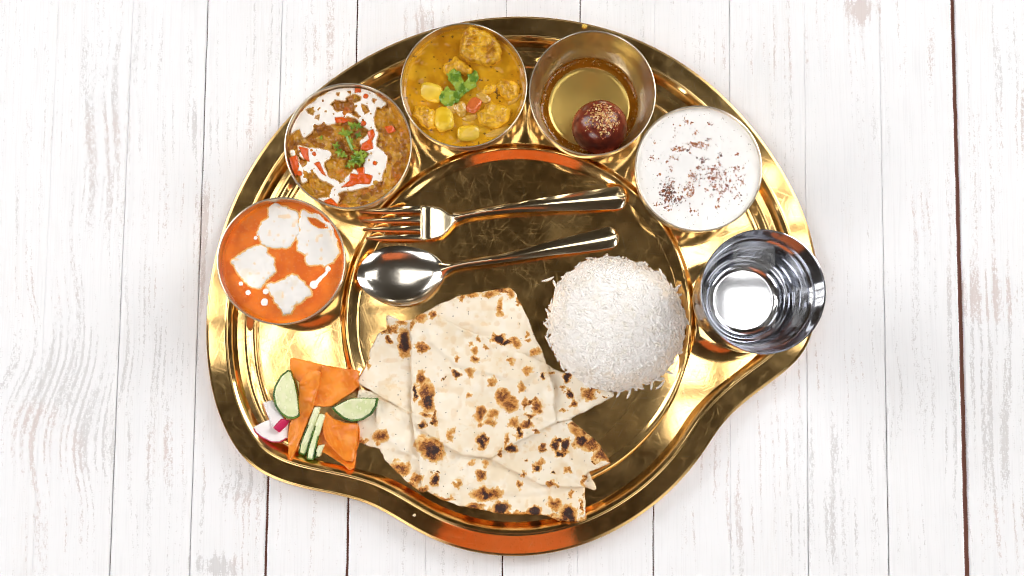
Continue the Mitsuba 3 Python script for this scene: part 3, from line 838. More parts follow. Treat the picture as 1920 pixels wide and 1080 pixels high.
# --- bowl 5: white yoghurt with ground spice
Z5 = (1170, 180, 4.0)
c5, z5 = bowl(1310, 315.5, 'steel bowl filled to the brim with white yoghurt')
lev5 = z5 + 37.0
principled('yoghurt_white', (.83, .82, .79), .3, specular=.4)
put('yoghurt', disc_surface(c5, lev5, inner_radius(37) + .25, lambda q: FB(q, 9, 8) * .9 + FB(q, 2.5, 9) * .25 + .5 * np.clip((np.hypot(*(q - c5).T) - 35.5) / 1.8, 0, 1) ** 2), 'yoghurt_white', smooth=True,
    label='smooth white yoghurt dusted with red-brown spice', cat='yoghurt')
g5 = np.random.default_rng(4)
cl5 = [(550, 362, 38, 12, 70, 0), (600, 380, 30, 10, 14, 0), (390, 395, 22, 12, 22, 0), (435, 405, 14, 8, 14, 0), (490, 410, 10, 10, 10, 1), (370, 462, 18, 10, 14, 0), (322, 490, 8, 8, 10, 0), (335, 690, 26, 40, 90, 1), (325, 740, 22, 24, 60, 1), (375, 780, 45, 22, 60, 1), (505, 595, 26, 16, 36, 0), (470, 690, 32, 26, 44, 0), (495, 740, 16, 18, 18, 0),
       (590, 475, 24, 12, 30, 1), (690, 570, 40, 34, 80, 2), (720, 680, 70, 60, 130, 2), (600, 605, 50, 40, 50, 1), (460, 190, 16, 12, 16, 0), (500, 205, 8, 8, 6, 0), (540, 275, 12, 8, 10, 0), (215, 460, 22, 14, 16, 0), (232, 350, 6, 10, 8, 0), (840, 540, 28, 14, 18, 2), (710, 450, 12, 22, 14, 1), (885, 630, 12, 20, 14, 2), (710, 780, 10, 10, 8, 2), (360, 550, 14, 12, 10, 0), (265, 580, 8, 14, 6, 0), (530, 870, 30, 18, 14, 0),
       (610, 95, 8, 8, 8, 2), (850, 435, 8, 8, 12, 2), (1008, 640, 6, 5, 10, 1), (265, 800, 16, 10, 10, 0), (700, 830, 8, 10, 8, 0), (650, 205, 14, 8, 10, 2), (640, 322, 16, 6, 10, 1), (880, 740, 10, 10, 8, 1), (400, 270, 30, 25, 10, 0), (345, 840, 20, 12, 12, 0), (560, 540, 12, 12, 12, 0), (560, 560, 330, 330, 260, 1)]
sp, sc, ss5 = [], [], []
tones = [[(.28, .075, .008), (.36, .12, .012), (.18, .045, .008)], [(.07, .03, .02), (.14, .045, .02), (.22, .06, .012)], [(.26, .075, .025), (.18, .05, .02), (.34, .12, .05)]]
for x, y, sx, sy, n_, tone in cl5:
    for _ in range(n_):
        q = (g5.normal(x, sx), g5.normal(y, sy)) if sx < 200 else (g5.uniform(120, 1000), g5.uniform(110, 990))
        w = W([q], lev5 + .5, Z5)[0]
        if np.hypot(*(w - c5)) > 35.8:
            continue
        sp.append(w); sc.append(tones[tone][g5.integers(0, 3)]); ss5.append(abs(g5.normal(0, .30)) + .34 if sx < 200 else g5.uniform(.18, .40))
sp = np.array(sp)
zsp = lev5 + FB(sp, 9, 8) * .9 + FB(sp, 2.5, 9) * .25 + .05
v_, f_ = flakes(np.column_stack([sp, zsp]), np.array(ss5), None, 8, .3)
put('ground_spice', (v_, f_), 'crumb_tones', 'yoghurt', smooth=False, color=np.repeat(np.array(sc), 12, 0), kind='stuff', label='red-brown ground spice scattered on the yoghurt')

# --- steel tumbler of water
zt0 = FLOOR
ct = U(1431, 546.5, zt0 + 78)
TI = smooth_curve([(18.5, 1.2), (22, 2.2), (26, 6), (29.5, 14), (31.6, 26), (32.4, 40), (33.0, 56), (34.0, 70), (34.5, 77.2)], 40)
TO = smooth_curve([(20, 0), (23, .8), (27, 5.0), (30.5, 13.5), (32.5, 26), (33.3, 40), (33.9, 56), (34.9, 70), (35.3, 77)], 40)
put('steel_tumbler', lathe([(1e-3, 1.2), (10, 1.2), (17.5, 1.2), *TI.tolist(), (34.6, 77.7), (34.9, 78.0), (35.25, 77.9), (35.4, 77.4), *TO[::-1].tolist(), (18, 0), (1e-3, 0)], 128, (ct[0], ct[1], zt0)), 'tumbler_steel', smooth=40,
    label='shiny steel tumbler of water overhanging the right rim of the tray', cat='tumbler')
levt = zt0 + 56
scene['clear_water'] = dict(type='dielectric', int_ior=1.33, ext_ior=1.0)
put('water', disc_surface(ct, levt, float(np.interp(56, TI[:, 1], TI[:, 0])) + .1, lambda q: .6 * np.clip((np.hypot(*(q - ct).T) - 31) / 2, 0, 1) ** 2, 60, 128), 'clear_water', smooth=True,
    label='clear still water in the steel tumbler', cat='water')

# ------------------------------------------------------------------ cutlery
ZC = (640, 320, 3.4286)


def ribbon(pts, widths, zs, thick, crown, n=90, k=13, end_round=(0, 1), roll=0.0):
    """A tapering handle: centreline points (mm), widths, heights; lens-like crown on the upper face."""
    p = smooth_curve(pts, n)
    s = np.linspace(0, 1, n)
    si = np.linspace(0, 1, len(widths))
    chord = np.concatenate([[0], np.cumsum(np.linalg.norm(np.diff(np.asarray(pts), axis=0), axis=1))]); chord /= chord[-1]
    from scipy.interpolate import PchipInterpolator
    w = PchipInterpolator(chord, widths)(s) / 2
    z = PchipInterpolator(chord, zs)(s)
    length = np.linalg.norm(np.diff(p, axis=0), axis=1).sum()
    if end_round[1]:
        rem = (1 - s) * length
        R = w[-1] * .95
        w = np.where(rem < R, w * np.sqrt(np.clip(1 - (1 - rem / R) ** 2, .0004, 1)), w)
    t = np.gradient(p, axis=0); t /= np.linalg.norm(t, axis=1, keepdims=True)
    nn = np.stack([-t[:, 1], t[:, 0]], -1)
    u = np.sin(np.linspace(-1, 1, k) * np.pi / 2)
    xy = p[:, None] + nn[:, None] * (w[:, None] * u[None])[..., None]
    cr_ = np.minimum(crown, w * .6)
    prof = (1 - np.abs(u) ** 1.5)
    zt = z[:, None] + cr_[:, None] * prof[None] + roll * (w[:, None] * u[None])
    zb = zt - thick * (.35 + .65 * np.sqrt(np.clip(1 - u ** 2, 0, 1)))[None]
    top_ = np.concatenate([xy, zt[..., None]], -1).reshape(-1, 3)
    bot = np.concatenate([xy, zb[..., None]], -1).reshape(-1, 3)
    f = grid_faces(n, k)
    m = len(top_)
    faces = [f[:, ::-1], f + m]
    i = np.arange(n - 1)
    for e, flip in ((0, False), (k - 1, True)):
        a, b = i * k + e, (i + 1) * k + e
        q = np.vstack([np.stack([a, b, b + m], -1), np.stack([a, b + m, a + m], -1)])
        faces.append(q if not flip else q[:, ::-1])
    j = np.arange(k - 1)
    for e in (0, (n - 1) * k):
        q = np.vstack([np.stack([e + j, e + j + 1, e + j + 1 + m], -1), np.stack([e + j, e + j + 1 + m, e + j + m], -1)])
        faces.append(q)
    mm = trimesh.Trimesh(np.vstack([top_, bot]), np.vstack(faces), process=False)
    trimesh.repair.fix_normals(mm)
    return mm


# spoon
tag('spoon', 'steel spoon lying on the plate below the fork, beside the rice', 'spoon')
so = smooth_curve(W([(100, 690), (125, 610), (175, 545), (250, 507), (330, 490), (430, 487), (530, 510), (600, 555), (655, 612), (672, 640), (655, 668), (610, 760), (540, 825), (460, 860), (380, 870), (280, 850), (190, 800), (125, 745)], 8, ZC), 160, s=3, closed=True)
sc0 = W([(385, 682)], 8, ZC)[0]
rho = np.linspace(0, 1, 36)[1:]
sv = sc0 + rho[:, None, None] * (so - sc0)[None]
sz = 9.0 - 5.0 * (1 - .45 * rho ** 2.0 - .55 * rho ** 5)[:, None] + .0 * sv[..., 0]
topv = np.concatenate([sv, sz[..., None]], -1)
lipv = np.concatenate([(sc0 + 1.012 * (so - sc0)), np.full((160, 1), 8.75)], -1)[None]
botv = np.concatenate([sv[::-1], (sz[::-1] - .9)[..., None]], -1)
allv = np.concatenate([topv, lipv, botv], 0)
nrow = len(allv)
ff = grid_faces(nrow, 160, True)
vv = np.vstack([allv.reshape(-1, 3), [[sc0[0], sc0[1], 4.0], [sc0[0], sc0[1], 3.1]]])
i_ = np.arange(160)
ff = np.vstack([ff[:, ::-1], np.stack([np.full(160, nrow * 160), i_, (i_ + 1) % 160], -1), np.stack([np.full(160, nrow * 160 + 1), (nrow - 1) * 160 + (i_ + 1) % 160, (nrow - 1) * 160 + i_], -1)])
sm = trimesh.Trimesh(vv, ff, process=False)
trimesh.repair.fix_normals(sm)
put('spoon_bowl', sm, 'spoon_steel', 'spoon', smooth=50)
put('handle', ribbon(W([(640, 642), (740, 612), (1000, 573), (1300, 513), (1500, 474), (1785, 412)], 8, ZC), [9.0, 4.4, 5.2, 8.2, 11.0, 14.3], [8.9, 10.2, 12.5, 11.5, 9.5, 6.5], 1.6, 1.5), 'cutlery_steel', 'spoon', smooth=50)
# fork
tag('fork', 'four-tined steel fork lying on the plate above the spoon', 'fork')
fz = 9.5
hp = rough_poly(W([(505, 226), (530, 219), (590, 223), (640, 236), (700, 280), (750, 284), (752, 322), (725, 342), (690, 385), (645, 425), (590, 441), (508, 446)], fz, ZC), 0, 1, 0, .8, 1.0)
fx0, fx1 = W([(500, 330)], fz, ZC)[0][0], W([(750, 300)], fz, ZC)[0][0]


def fork_z(q):
    t = (q[:, 0] - fx0) / (fx1 - fx0)
    return 7.0 + 2.6 * ss(0.15, 1.0, t) - 1.2 * np.sin(np.clip(t, 0, 1) * np.pi)


put('head', slab(hp, fork_z, 1.5, .6, .9), 'cutlery_steel', 'fork', smooth=50)
for (yb, xt, yt, wb) in ((243, 118, 266, 46), (313, 128, 326, 42), (373, 140, 381, 42), (428, 160, 437, 42)):
    a = W([(535, yb), (400, yb + (yt - yb) * .45), (260, yb + (yt - yb) * .8), (xt, yt)], 8.5, ZC)
    put('tine', ribbon(a, [wb / 10.3, wb / 10.8, wb / 13, wb / 26], [7.2, 8.7, 9.6, 10.4], 1.5, .5, 50, 9, (0, 0)), 'cutlery_steel', 'fork', smooth=50)
put('handle', ribbon(W([(725, 305), (800, 290), (1000, 258), (1300, 222), (1550, 196), (1840, 165)], 9, ZC), [7.0, 4.2, 5.2, 8.4, 11.8, 15.0], [9.9, 11.2, 13.0, 12.0, 9.8, 7.5], 1.6, 1.5, roll=.08), 'cutlery_steel', 'fork', smooth=50)

# ------------------------------------------------------------------ flat bread
ZN = (640, 530, 2.298)
SPOTS = [(268, 255, 28, 52, 'd'), (205, 240, 13, 15, 'b'), (215, 195, 24, 12, 'b'), (345, 280, 28, 15, 'b'), (575, 290, 14, 13, 'o'), (578, 328, 19, 16, 'b'), (590, 240, 10, 10, 'o'), (620, 280, 10, 9, 'o'), (555, 262, 8, 8, 'o'), (735, 338, 14, 12, 'o'), (560, 388, 17, 16, 'o'), (645, 430, 18, 17, 'o'),
         (495, 390, 12, 18, 'd'), (462, 368, 6, 6, 'd'), (445, 412, 6, 6, 'd'), (772, 450, 15, 17, 'o'), (805, 378, 22, 14, 'o'), (870, 400, 10, 16, 'd'), (900, 385, 15, 8, 'o'), (970, 410, 19, 19, 'd'), (965, 455, 10, 10, 'o'), (990, 478, 10, 18, 'd'), (1000, 522, 14, 20, 'b'), (1070, 480, 25, 26, 'b'), (1100, 460, 9, 9, 'b'), (1137, 490, 8, 7, 'd'), (960, 555, 11, 9, 'o'),
         (695, 485, 28, 26, 'b'), (725, 525, 30, 30, 'b'), (790, 520, 12, 25, 'b'), (845, 535, 12, 25, 'b'), (815, 572, 25, 10, 'b'), (815, 510, 22, 8, 'b'), (595, 560, 20, 24, 'b'), (600, 605, 11, 12, 'o'), (650, 562, 22, 20, 'o'), (645, 600, 24, 16, 'o'), (765, 640, 15, 26, 'd'), (800, 615, 28, 12, 'b'), (815, 600, 9, 18, 'd'), (840, 640, 18, 8, 'b'),
         (605, 683, 22, 25, 'd'), (470, 655, 14, 24, 'o'), (365, 470, 26, 42, 'b'), (370, 510, 26, 34, 'd'), (360, 570, 20, 14, 'b'), (400, 580, 10, 40, 'b'), (320, 470, 8, 32, 'd'), (340, 410, 14, 28, 'b'), (350, 618, 14, 14, 'd'), (388, 608, 7, 10, 'd'), (375, 705, 48, 34, 'b'), (395, 730, 38, 40, 'd'), (400, 855, 19, 22, 'd'), (383, 820, 6, 6, 'd'), (413, 818, 6, 6, 'd'), (170, 665, 28, 26, 'b'),
         (250, 800, 34, 26, 'b'), (320, 850, 22, 20, 'b'), (605, 830, 22, 20, 'b'), (500, 872, 17, 14, 'o'), (625, 912, 58, 24, 'b'), (625, 915, 24, 16, 'd'), (685, 972, 38, 26, 'd'), (580, 965, 34, 12, 'o'), (630, 997, 10, 9, 'd'), (835, 990, 26, 22, 'd'), (765, 870, 12, 14, 'b'), (790, 765, 9, 9, 'b'), (735, 722, 22, 16, 'd'), (685, 740, 10, 14, 'b'), (840, 800, 18, 18, 'd'), (860, 775, 16, 10, 'o'),
         (864, 717, 13, 15, 'b'), (920, 700, 16, 30, 'd'), (945, 735, 26, 13, 'd'), (968, 705, 16, 28, 'd'), (945, 680, 26, 12, 'd'), (1035, 680, 28, 24, 'd'), (1080, 700, 36, 24, 'b'), (1120, 745, 30, 24, 'b'), (1095, 778, 7, 7, 'b'), (1010, 640, 28, 22, 'o'), (975, 808, 13, 13, 'o'), (910, 822, 7, 8, 'd'), (905, 865, 22, 12, 'b'), (785, 825, 10, 14, 'b'),
         (920, 955, 24, 22, 'b'), (980, 1000, 32, 38, 'd'), (985, 915, 10, 9, 'o'), (1040, 912, 6, 8, 'd'), (1036, 965, 7, 28, 'b'), (680, 240, 26, 18, 'd'), (705, 258, 22, 12, 'd'), (750, 258, 24, 18, 'o'), (800, 250, 12, 10, 'o'), (840, 295, 20, 16, 'o'), (800, 215, 10, 9, 'o'), (680, 105, 14, 32, 'o'), (640, 42, 34, 14, 'o'), (728, 38, 18, 22, 'o'), (520, 62, 13, 10, 'o'),
         (395, 135, 16, 12, 'b'), (335, 150, 28, 18, 'o'), (308, 180, 9, 16, 'o'), (495, 325, 10, 9, 'o'), (552, 490, 14, 12, 'o'), (745, 610, 22, 20, 'o'), (710, 690, 10, 30, 'o'), (620, 782, 15, 12, 'o'), (560, 780, 10, 9, 'o'), (740, 1000, 40, 10, 'o'), (900, 1003, 30, 10, 'o'), (440, 935, 40, 10, 'o'), (290, 880, 30, 12, 'b'), (90, 680, 20, 10, 'o'), (1003, 608, 18, 12, 'b'), (1045, 645, 18, 14, 'b'), (1090, 678, 20, 14, 'b'), (1130, 722, 18, 22, 'b'), (1155, 768, 16, 12, 'b'), (345, 890, 24, 14, 'b'), (385, 917, 26, 10, 'o'), (560, 975, 30, 8, 'b'), (800, 1000, 30, 8, 'o'), (560, 46, 30, 8, 'o'), (690, 26, 26, 9, 'b'), (175, 204, 20, 9, 'b'), (250, 172, 20, 9, 'o'), (940, 1022, 30, 8, 'b'), (1040, 1020, 14, 10, 'o'), (1045, 860, 8, 20, 'o'), (110, 350, 8, 20, 'o'), (765, 75, 8, 18, 'b'), (1050, 840, 7, 14, 'b')]
ZS = 11.0
SP = []
for x, y, rx, ry, k in SPOTS:
    w = W([(x, y)], ZS, ZN)[0]
    SP.append((w[0], w[1], rx / 2.298 / 3 * .98, ry / 2.298 / 3 * .98, k))


def bread_color(p, n, uv):
    x, y = p.x * 1000, p.y * 1000
    wx = x + 3.2 * (noise(x * .35, y * .35, 1) - .5) + 1.5 * (noise(x * 1.1, y * 1.1, 2) - .5)
    wy = y + 3.2 * (noise(x * .35, y * .35, 3) - .5) + 1.5 * (noise(x * 1.1, y * 1.1, 4) - .5)
    vb, vd = mi.Float(0), mi.Float(0)
    for cx, cy, rx, ry, k in SP:
        q = dr.square((wx - cx) / rx) + dr.square((wy - cy) / ry)
        v = dr.maximum(1.45 - .75 * q, 0)
        vb = dr.maximum(vb, v * (.66 if k == 'o' else .86 if k == 'b' else 1.0))
        if k != 'o':
            vd = dr.maximum(vd, dr.maximum(1.5 - 1.15 * q, 0) * (.5 if k == 'b' else .95))
    t = fbm(x * .06, y * .06, 5, 4)
    f = noise(x * .9, y * .9, 6)
    c = mix((.85, .76, .60), (.80, .68, .49), smoothstep(.42, .72, t))
    c = mix(c, (.88, .82, .70), .6 * smoothstep(.5, .8, fbm(x * .18, y * .18, 9, 3)))
    c = mix(c, (.70, .48, .24), .35 * smoothstep(.70, .88, noise(x * .22, y * .22, 11)))
    f2 = .5 * fbm(x * .5, y * .5, 7, 3) + .5 * noise(x * 1.6, y * 1.6, 8)
    c = mix(c, (.74, .48, .18), .38 * smoothstep(.66, .80, fbm(x * .22, y * .22, 14, 4)))
    m = vb * (.40 + 1.1 * f2)
    c = mix(c, (.74, .48, .19), smoothstep(.02, .30, m))
    c = mix(c, (.58, .25, .05), smoothstep(.28, .72, m))
    c = mix(c, (.30, .10, .02), smoothstep(.62, 1.1, m))
    md = vd * (.45 + 1.4 * f2)
    c = mix(c, (.10, .028, .012), smoothstep(.55, .95, md) * .9)
    c = mix(c, (.035, .016, .012), smoothstep(1.0, 1.35, md))
    a, b, w = voronoi(x * .13, y * .13)
    speck = smoothstep(.075, .03, a * (1 + .5 * f)) * smoothstep(.3, .35, w)
    return mix(c, (.10, .07, .04), .8 * speck)


def bread_bump(p, n, uv):
    x, y = p.x * 1000, p.y * 1000
    return .0016 * fbm(x * .12, y * .12, 2, 3) + .0006 * fbm(x * .6, y * .6, 5, 3)


bumped('baked_bread', proc(bread_color), 0.6, bread_bump, specular=0.3, eps=4e-4)
spx = np.array([(s[0], s[1]) for s in SP])
spr = np.array([math.sqrt(s[2] * s[3]) for s in SP])


def blister(q):
    dd = np.linalg.norm(q[:, None] - spx[None], axis=2) / spr[None]
    return 1.1 * np.max(np.clip(1 - dd ** 2 * .5, 0, 1) * np.minimum(spr, 3)[None] / 3, axis=1) + FB(q, 14, 3, 3) * 2.2 + FB(q, 5, 7, 2) * 1.0


BR = [([(70, 455), (165, 480), (300, 560), (300, 740), (155, 715), (72, 690)], 'small corner of flat bread showing right of the salad, lowest of the stack', 2.0, 5),
      ([(188, 125), (230, 150), (262, 165), (350, 150), (400, 260), (300, 300), (200, 240)], 'tip of flat bread peeping out below the spoon bowl', 1.6, 5),
      ([(150, 498), (152, 600), (158, 690), (180, 755), (215, 795), (300, 872), (350, 905), (430, 880), (430, 560), (300, 545)], 'flat bread piece at the lower left of the stack, dark-edged, near the tray rim', 2.0, 6),
      ([(350, 128), (420, 92), (510, 52), (620, 32), (725, 18), (748, 40), (778, 95), (825, 205), (885, 345), (780, 430), (500, 360), (380, 260)], 'flat bread piece at the back of the stack, below the spoon handle', 2.2, 6),
      ([(300, 162), (240, 168), (178, 205), (150, 218), (100, 360), (64, 430), (165, 490), (292, 560), (345, 585), (345, 250)], 'triangular flat bread piece at the left of the stack, with one black burn', 2.2, 6),
      ([(1055, 790), (1075, 830), (1110, 905), (1060, 888), (950, 870), (950, 780)], 'small flat bread tip poking out at the lower right of the stack', 1.8, 5),
      ([(296, 560), (318, 680), (330, 760), (345, 885), (420, 932), (500, 962), (620, 984), (700, 1002), (800, 1000), (880, 1006), (940, 1027), (1048, 1028), (1054, 880), (900, 790), (700, 690), (500, 590)], 'bottom flat bread piece of the stack, its long edge along the lower tray rim', 2.2, 6),
      ([(640, 765), (690, 715), (800, 640), (985, 588), (1050, 640), (1115, 695), (1164, 778), (1080, 812), (1058, 818), (1052, 885), (960, 884), (860, 872), (760, 822)], 'pointed flat bread piece at the right of the stack with a black ring burn', 2.2, 4),
      ([(870, 342), (955, 385), (1040, 405), (1194, 482), (985, 592), (900, 608), (760, 560), (780, 400)], 'triangular flat bread tip pointing right towards the rice', 1.6, 4),
      ([(297, 165), (330, 130), (400, 124), (440, 150), (520, 195), (650, 245), (780, 302), (890, 350), (905, 420), (925, 480), (915, 530), (935, 600), (800, 668), (700, 726), (640, 760), (520, 745), (420, 690), (348, 642), (300, 590)], 'largest flat bread piece on top of the stack', 2.0, 6)]
for i, (pts, lab, th_, sg) in enumerate(BR):
    pl = rough_poly(W(pts, 6 + i * .9, ZN), .9, 4.0, 70 + i, .8, 1.6)
    zb = settle(pl, th_, 'drape', sg, .5 if i < 3 else 0)
    edge_tree = cKDTree(resample(pl, .8))

    def curled(q, zb=zb, et=edge_tree, i=i):
        up = np.clip(meshkit.fbm(np.column_stack([q / 16, np.full(len(q), i * 5.3)]), 2, i) * 2 - .55, 0, 1)
        return zb(q) + (1.1 + 1.6 * (i >= 7)) * up * np.exp(-(et.query(q)[0] / 4.0) ** 2)
    put('flat_bread', slab(pl, curled, th_, 1.1, 1.0, blister), 'baked_bread', smooth=55, label=lab, cat='bread')

# ------------------------------------------------------------------ rice mound
rc = U(1156, 606, 10)


def rice_profile(r):
    # height over the tray of the moulded heap
    return np.interp(r, [0, 14, 24, 31, 36, 39.5, 41.5], [25, 24.7, 23.6, 20.5, 14, 7, 1.5])


def rice_color(p, n, uv):
    x, y = p.x * 1000, p.y * 1000
    return mix((.88, .86, .82), (.84, .81, .74), smoothstep(.5, .8, fbm(x * .25, y * .25, 4, 3)))


scene['rice_white'] = dict(type='twosided', bsdf=dict(type='principled', base_color=proc(rice_color), roughness=.45, specular=.35))
tag('rice_mound', 'round moulded heap of white long-grain rice on the plate', 'rice')
tt = np.linspace(0, 1, 40)[1:]
th = np.arange(90) / 90 * 2 * np.pi
rr_ = 40.5 * tt
shape = lambda a: 1 + .03 * np.cos(2 * a + .6) + .02 * np.cos(3 * a)
xy = np.stack([rc[0] + rr_[:, None] * np.cos(th) * shape(th), rc[1] + rr_[:, None] * np.sin(th) * 1.03 * shape(th)], -1)
cz = 2.2 + np.maximum(rice_profile(rr_) - .1, 0)[:, None] + (meshkit.fbm(np.concatenate([xy / 3, xy[..., :1] * 0], -1), 3, 2) - .5) * .7
rv = np.vstack([np.concatenate([xy, cz[..., None]], -1).reshape(-1, 3), [[rc[0], rc[1], 2.2 + 24.6]]])
rf = grid_faces(39, 90, True)
i_ = np.arange(90)
rf = np.vstack([rf[:, ::-1] if False else rf, np.stack([np.full(90, len(rv) - 1), i_, (i_ + 1) % 90], -1)])
rm = trimesh.Trimesh(rv, rf, process=False)
trimesh.repair.fix_normals(rm)
if rm.face_normals[-1][2] < 0:
    rm.invert()
put('packed_rice', rm, 'rice_white', 'rice_mound', smooth=60)


def grain_mesh(length, r, bend):
    n, k = 7, 6
    t = np.linspace(-1, 1, n)
    rad = r * np.sqrt(np.clip(1 - np.abs(t) ** 2.6, 0.02, 1))
    th = np.arange(k) / k * 2 * np.pi
    v = np.stack([np.repeat((t * length / 2)[:, None], k, 1), rad[:, None] * np.cos(th) + (bend * (t ** 2))[:, None], rad[:, None] * np.sin(th) * .85], -1).reshape(-1, 3)
    f = grid_faces(n, k, True)
    m = trimesh.Trimesh(v, f, process=False)
    m.fix_normals()
    return m


variants = [grain_mesh(l, r, b) for l, r, b in ((7.8, .85, .4), (6.8, .88, -.2), (8.4, .82, .6), (5.8, .85, .1))]
vkeys = [mikit.ply(trimesh.Trimesh(m.vertices * .001, m.faces, process=False), 'rice_white', smooth=True) for m in variants]
gr = np.random.default_rng(9)
mats = []
NG = 2300
for i in range(NG):
    a = gr.uniform(0, 2 * np.pi)
    edge_ = i < 100
    r = 41.5 * math.sqrt(gr.uniform(0, 1)) if not edge_ else gr.uniform(36, 43.5)
    s_ = 1 + .03 * math.cos(2 * a + .6) + .02 * math.cos(3 * a)
    x, y = rc[0] + r * math.cos(a) * s_, rc[1] + r * math.sin(a) * 1.03 * s_
    z = 2.2 + float(rice_profile(r)) + gr.uniform(-.6, .12)
    if r > 41:
        z = float(tray_z(np.array([x]), np.array([y]))[0]) + .9 + gr.uniform(0, .5)
    sl = (float(rice_profile(r + .5)) - float(rice_profile(r - .5)))
    nrm_ = np.array([-sl * math.cos(a), -sl * math.sin(a), 1.0]); nrm_ /= np.linalg.norm(nrm_)
    M = trimesh.geometry.align_vectors([0, 0, 1], nrm_)
    M = M @ trimesh.transformations.rotation_matrix(gr.uniform(0, 6.28), [0, 0, 1]) @ trimesh.transformations.rotation_matrix(gr.normal(0, .22), [0, 1, 0])
    M[:3, 3] = (x, y, z)
    mats.append((gr.integers(0, 4), M, z + (8 if edge_ else 0)))
for (x, y, ang) in ((1028, 524, .35), (1034, 591, 1.1), (1060, 680, 1.0), (1050, 668, 1.9), (1162, 735, 1.2), (1181, 736, 1.3), (1240, 722, .8), (1285, 605, 1.6), (1270, 555, .3), (1085, 700, -1.0), (1272, 662, .1)):
    w = U(x, y, 5)
    M = trimesh.transformations.rotation_matrix(ang, [0, 0, 1])
    M[:3, 3] = (w[0], w[1], float(tray_z(np.array([w[0]]), np.array([w[1]]))[0]) + 1.0)
    mats.append((2, M, 99))
order = sorted(range(len(mats)), key=lambda i: -mats[i][2])
for i in order[:300]:
    k, M, _ = mats[i]
    M2 = M.copy(); M2[:3, 3] *= .001
    scene[number_fast := f'rice_mound__grain_{i:04d}'] = {**vkeys[k], 'to_world': T(M2.tolist())}
rest = [trimesh.transform_points(variants[mats[i][0]].vertices, mats[i][1]) for i in order[300:]]
rfc = np.vstack([variants[0].faces + 42 * j for j in range(len(rest))])
put('grain_mass', trimesh.Trimesh(np.vstack(rest), rfc, process=False), 'rice_white', 'rice_mound', smooth=True, kind='stuff')
# renumber grains in three digits
gk = [k for k in scene if k.startswith('rice_mound__grain_') and k != 'rice_mound__grain_mass']
for j, k in enumerate(gk):
    scene['rice_mound__grain' + (f'_{j:03d}' if j else '')] = scene.pop(k)

# ------------------------------------------------------------------ salad
ZV = (440, 640, 4.153)


def carrot_color(p, n, uv):
    x, y = p.x * 1000, p.y * 1000
    c = mix((.82, .25, .026), (.72, .185, .014), smoothstep(.35, .7, fbm(x * .12, y * .12, 2, 3)))
    c = mix(c, (.86, .36, .06), .45 * smoothstep(.55, .8, fbm(x * .08 + 7, y * .08, 4, 2)))
    return mix(c, (.78, .30, .05), .5 * smoothstep(.55, .9, noise(x * 1.3 + .6 * y, y * .30, 3)))


def cucumber_color(p, n, uv):
    x, y = p.x * 1000, p.y * 1000
    c = mix((.70, .73, .44), (.60, .66, .33), smoothstep(.35, .7, fbm(x * .15, y * .15, 2, 3)))
    a_, b_, w_ = voronoi(x * .28 + .6 * noise(x * .2, y * .2, 1), y * .16)
    c = mix(c, (.78, .78, .58), .7 * smoothstep(.22, .12, a_))
    c = mix(c, (.52, .58, .28), .5 * smoothstep(.05, .0, dr.abs(a_ - .24)))
    return mix(c, (.74, .74, .50), .6 * smoothstep(.6, .85, noise(x * .3, y * .3, 3)))


def skin_color(p, n, uv):
    x, y, z = p.x * 1000, p.y * 1000, p.z * 1000
    return mix((.030, .095, .010), (.12, .25, .03), smoothstep(.4, .75, fbm(x * .3, y * .3, z * .3, 3)))


scene['carrot_flesh'] = dict(type='twosided', bsdf=dict(type='principled', base_color=proc(carrot_color), roughness=.28, specular=.4))
scene['cucumber_flesh'] = dict(type='twosided', bsdf=dict(type='principled', base_color=proc(cucumber_color), roughness=.3, specular=.45))
scene['cucumber_skin'] = dict(type='twosided', bsdf=dict(type='principled', base_color=proc(skin_color), roughness=.3, specular=.5))
principled('radish_flesh', (.80, .76, .74), .3)
principled('radish_skin', (.58, .02, .10), .3)


def carrot(pts, z, lab, th_=3.0, tilt=None, lift=0, sg=3):
    pl = rough_poly(W(pts, z, ZV), .25, 5, int(z * 10), .8, .5)
    zb = settle(pl, th_, 'drape' if tilt is None else 'rigid', sg, lift, tilt)
    put('carrot_slice', slab(pl, zb, th_, .45, .8, lambda q: FB(q, 14, int(z)) * 1.5 + FB(q, 4, 2) * .35 + FB(q, 1.3, 5, 2) * .18), 'carrot_flesh', smooth=50, label=lab, cat='carrot')


def rind_piece(name, pts, z, cut, lab, cat, flesh, skin, th_=3.0, sw=.8, tilt=None, lift=0):
    pl = rough_poly(W(pts, z, ZV), .15, 5, int(z * 7), .6, .4)
    ln = LineString(W(cut, z, ZV)).buffer(1.0)
    zb = settle(pl, th_, 'rigid', 3, lift, tilt)
    sk = pl.difference(pl.buffer(-sw)).difference(ln)
    sk = max(getattr(sk, 'geoms', [sk]), key=lambda g: g.area)
    fl = pl.difference(sk.buffer(.03))
    fl = max(getattr(fl, 'geoms', [fl]), key=lambda g: g.area)
    key = number(name)
    tag(key, lab, cat)
    put('flesh', slab(fl, zb, th_, .35, .8, lambda q: FB(q, 5, 3) * .25), flesh, key, smooth=50)
    put('skin', slab(sk, zb, th_ - .12, .3, .6), skin, key, smooth=50)


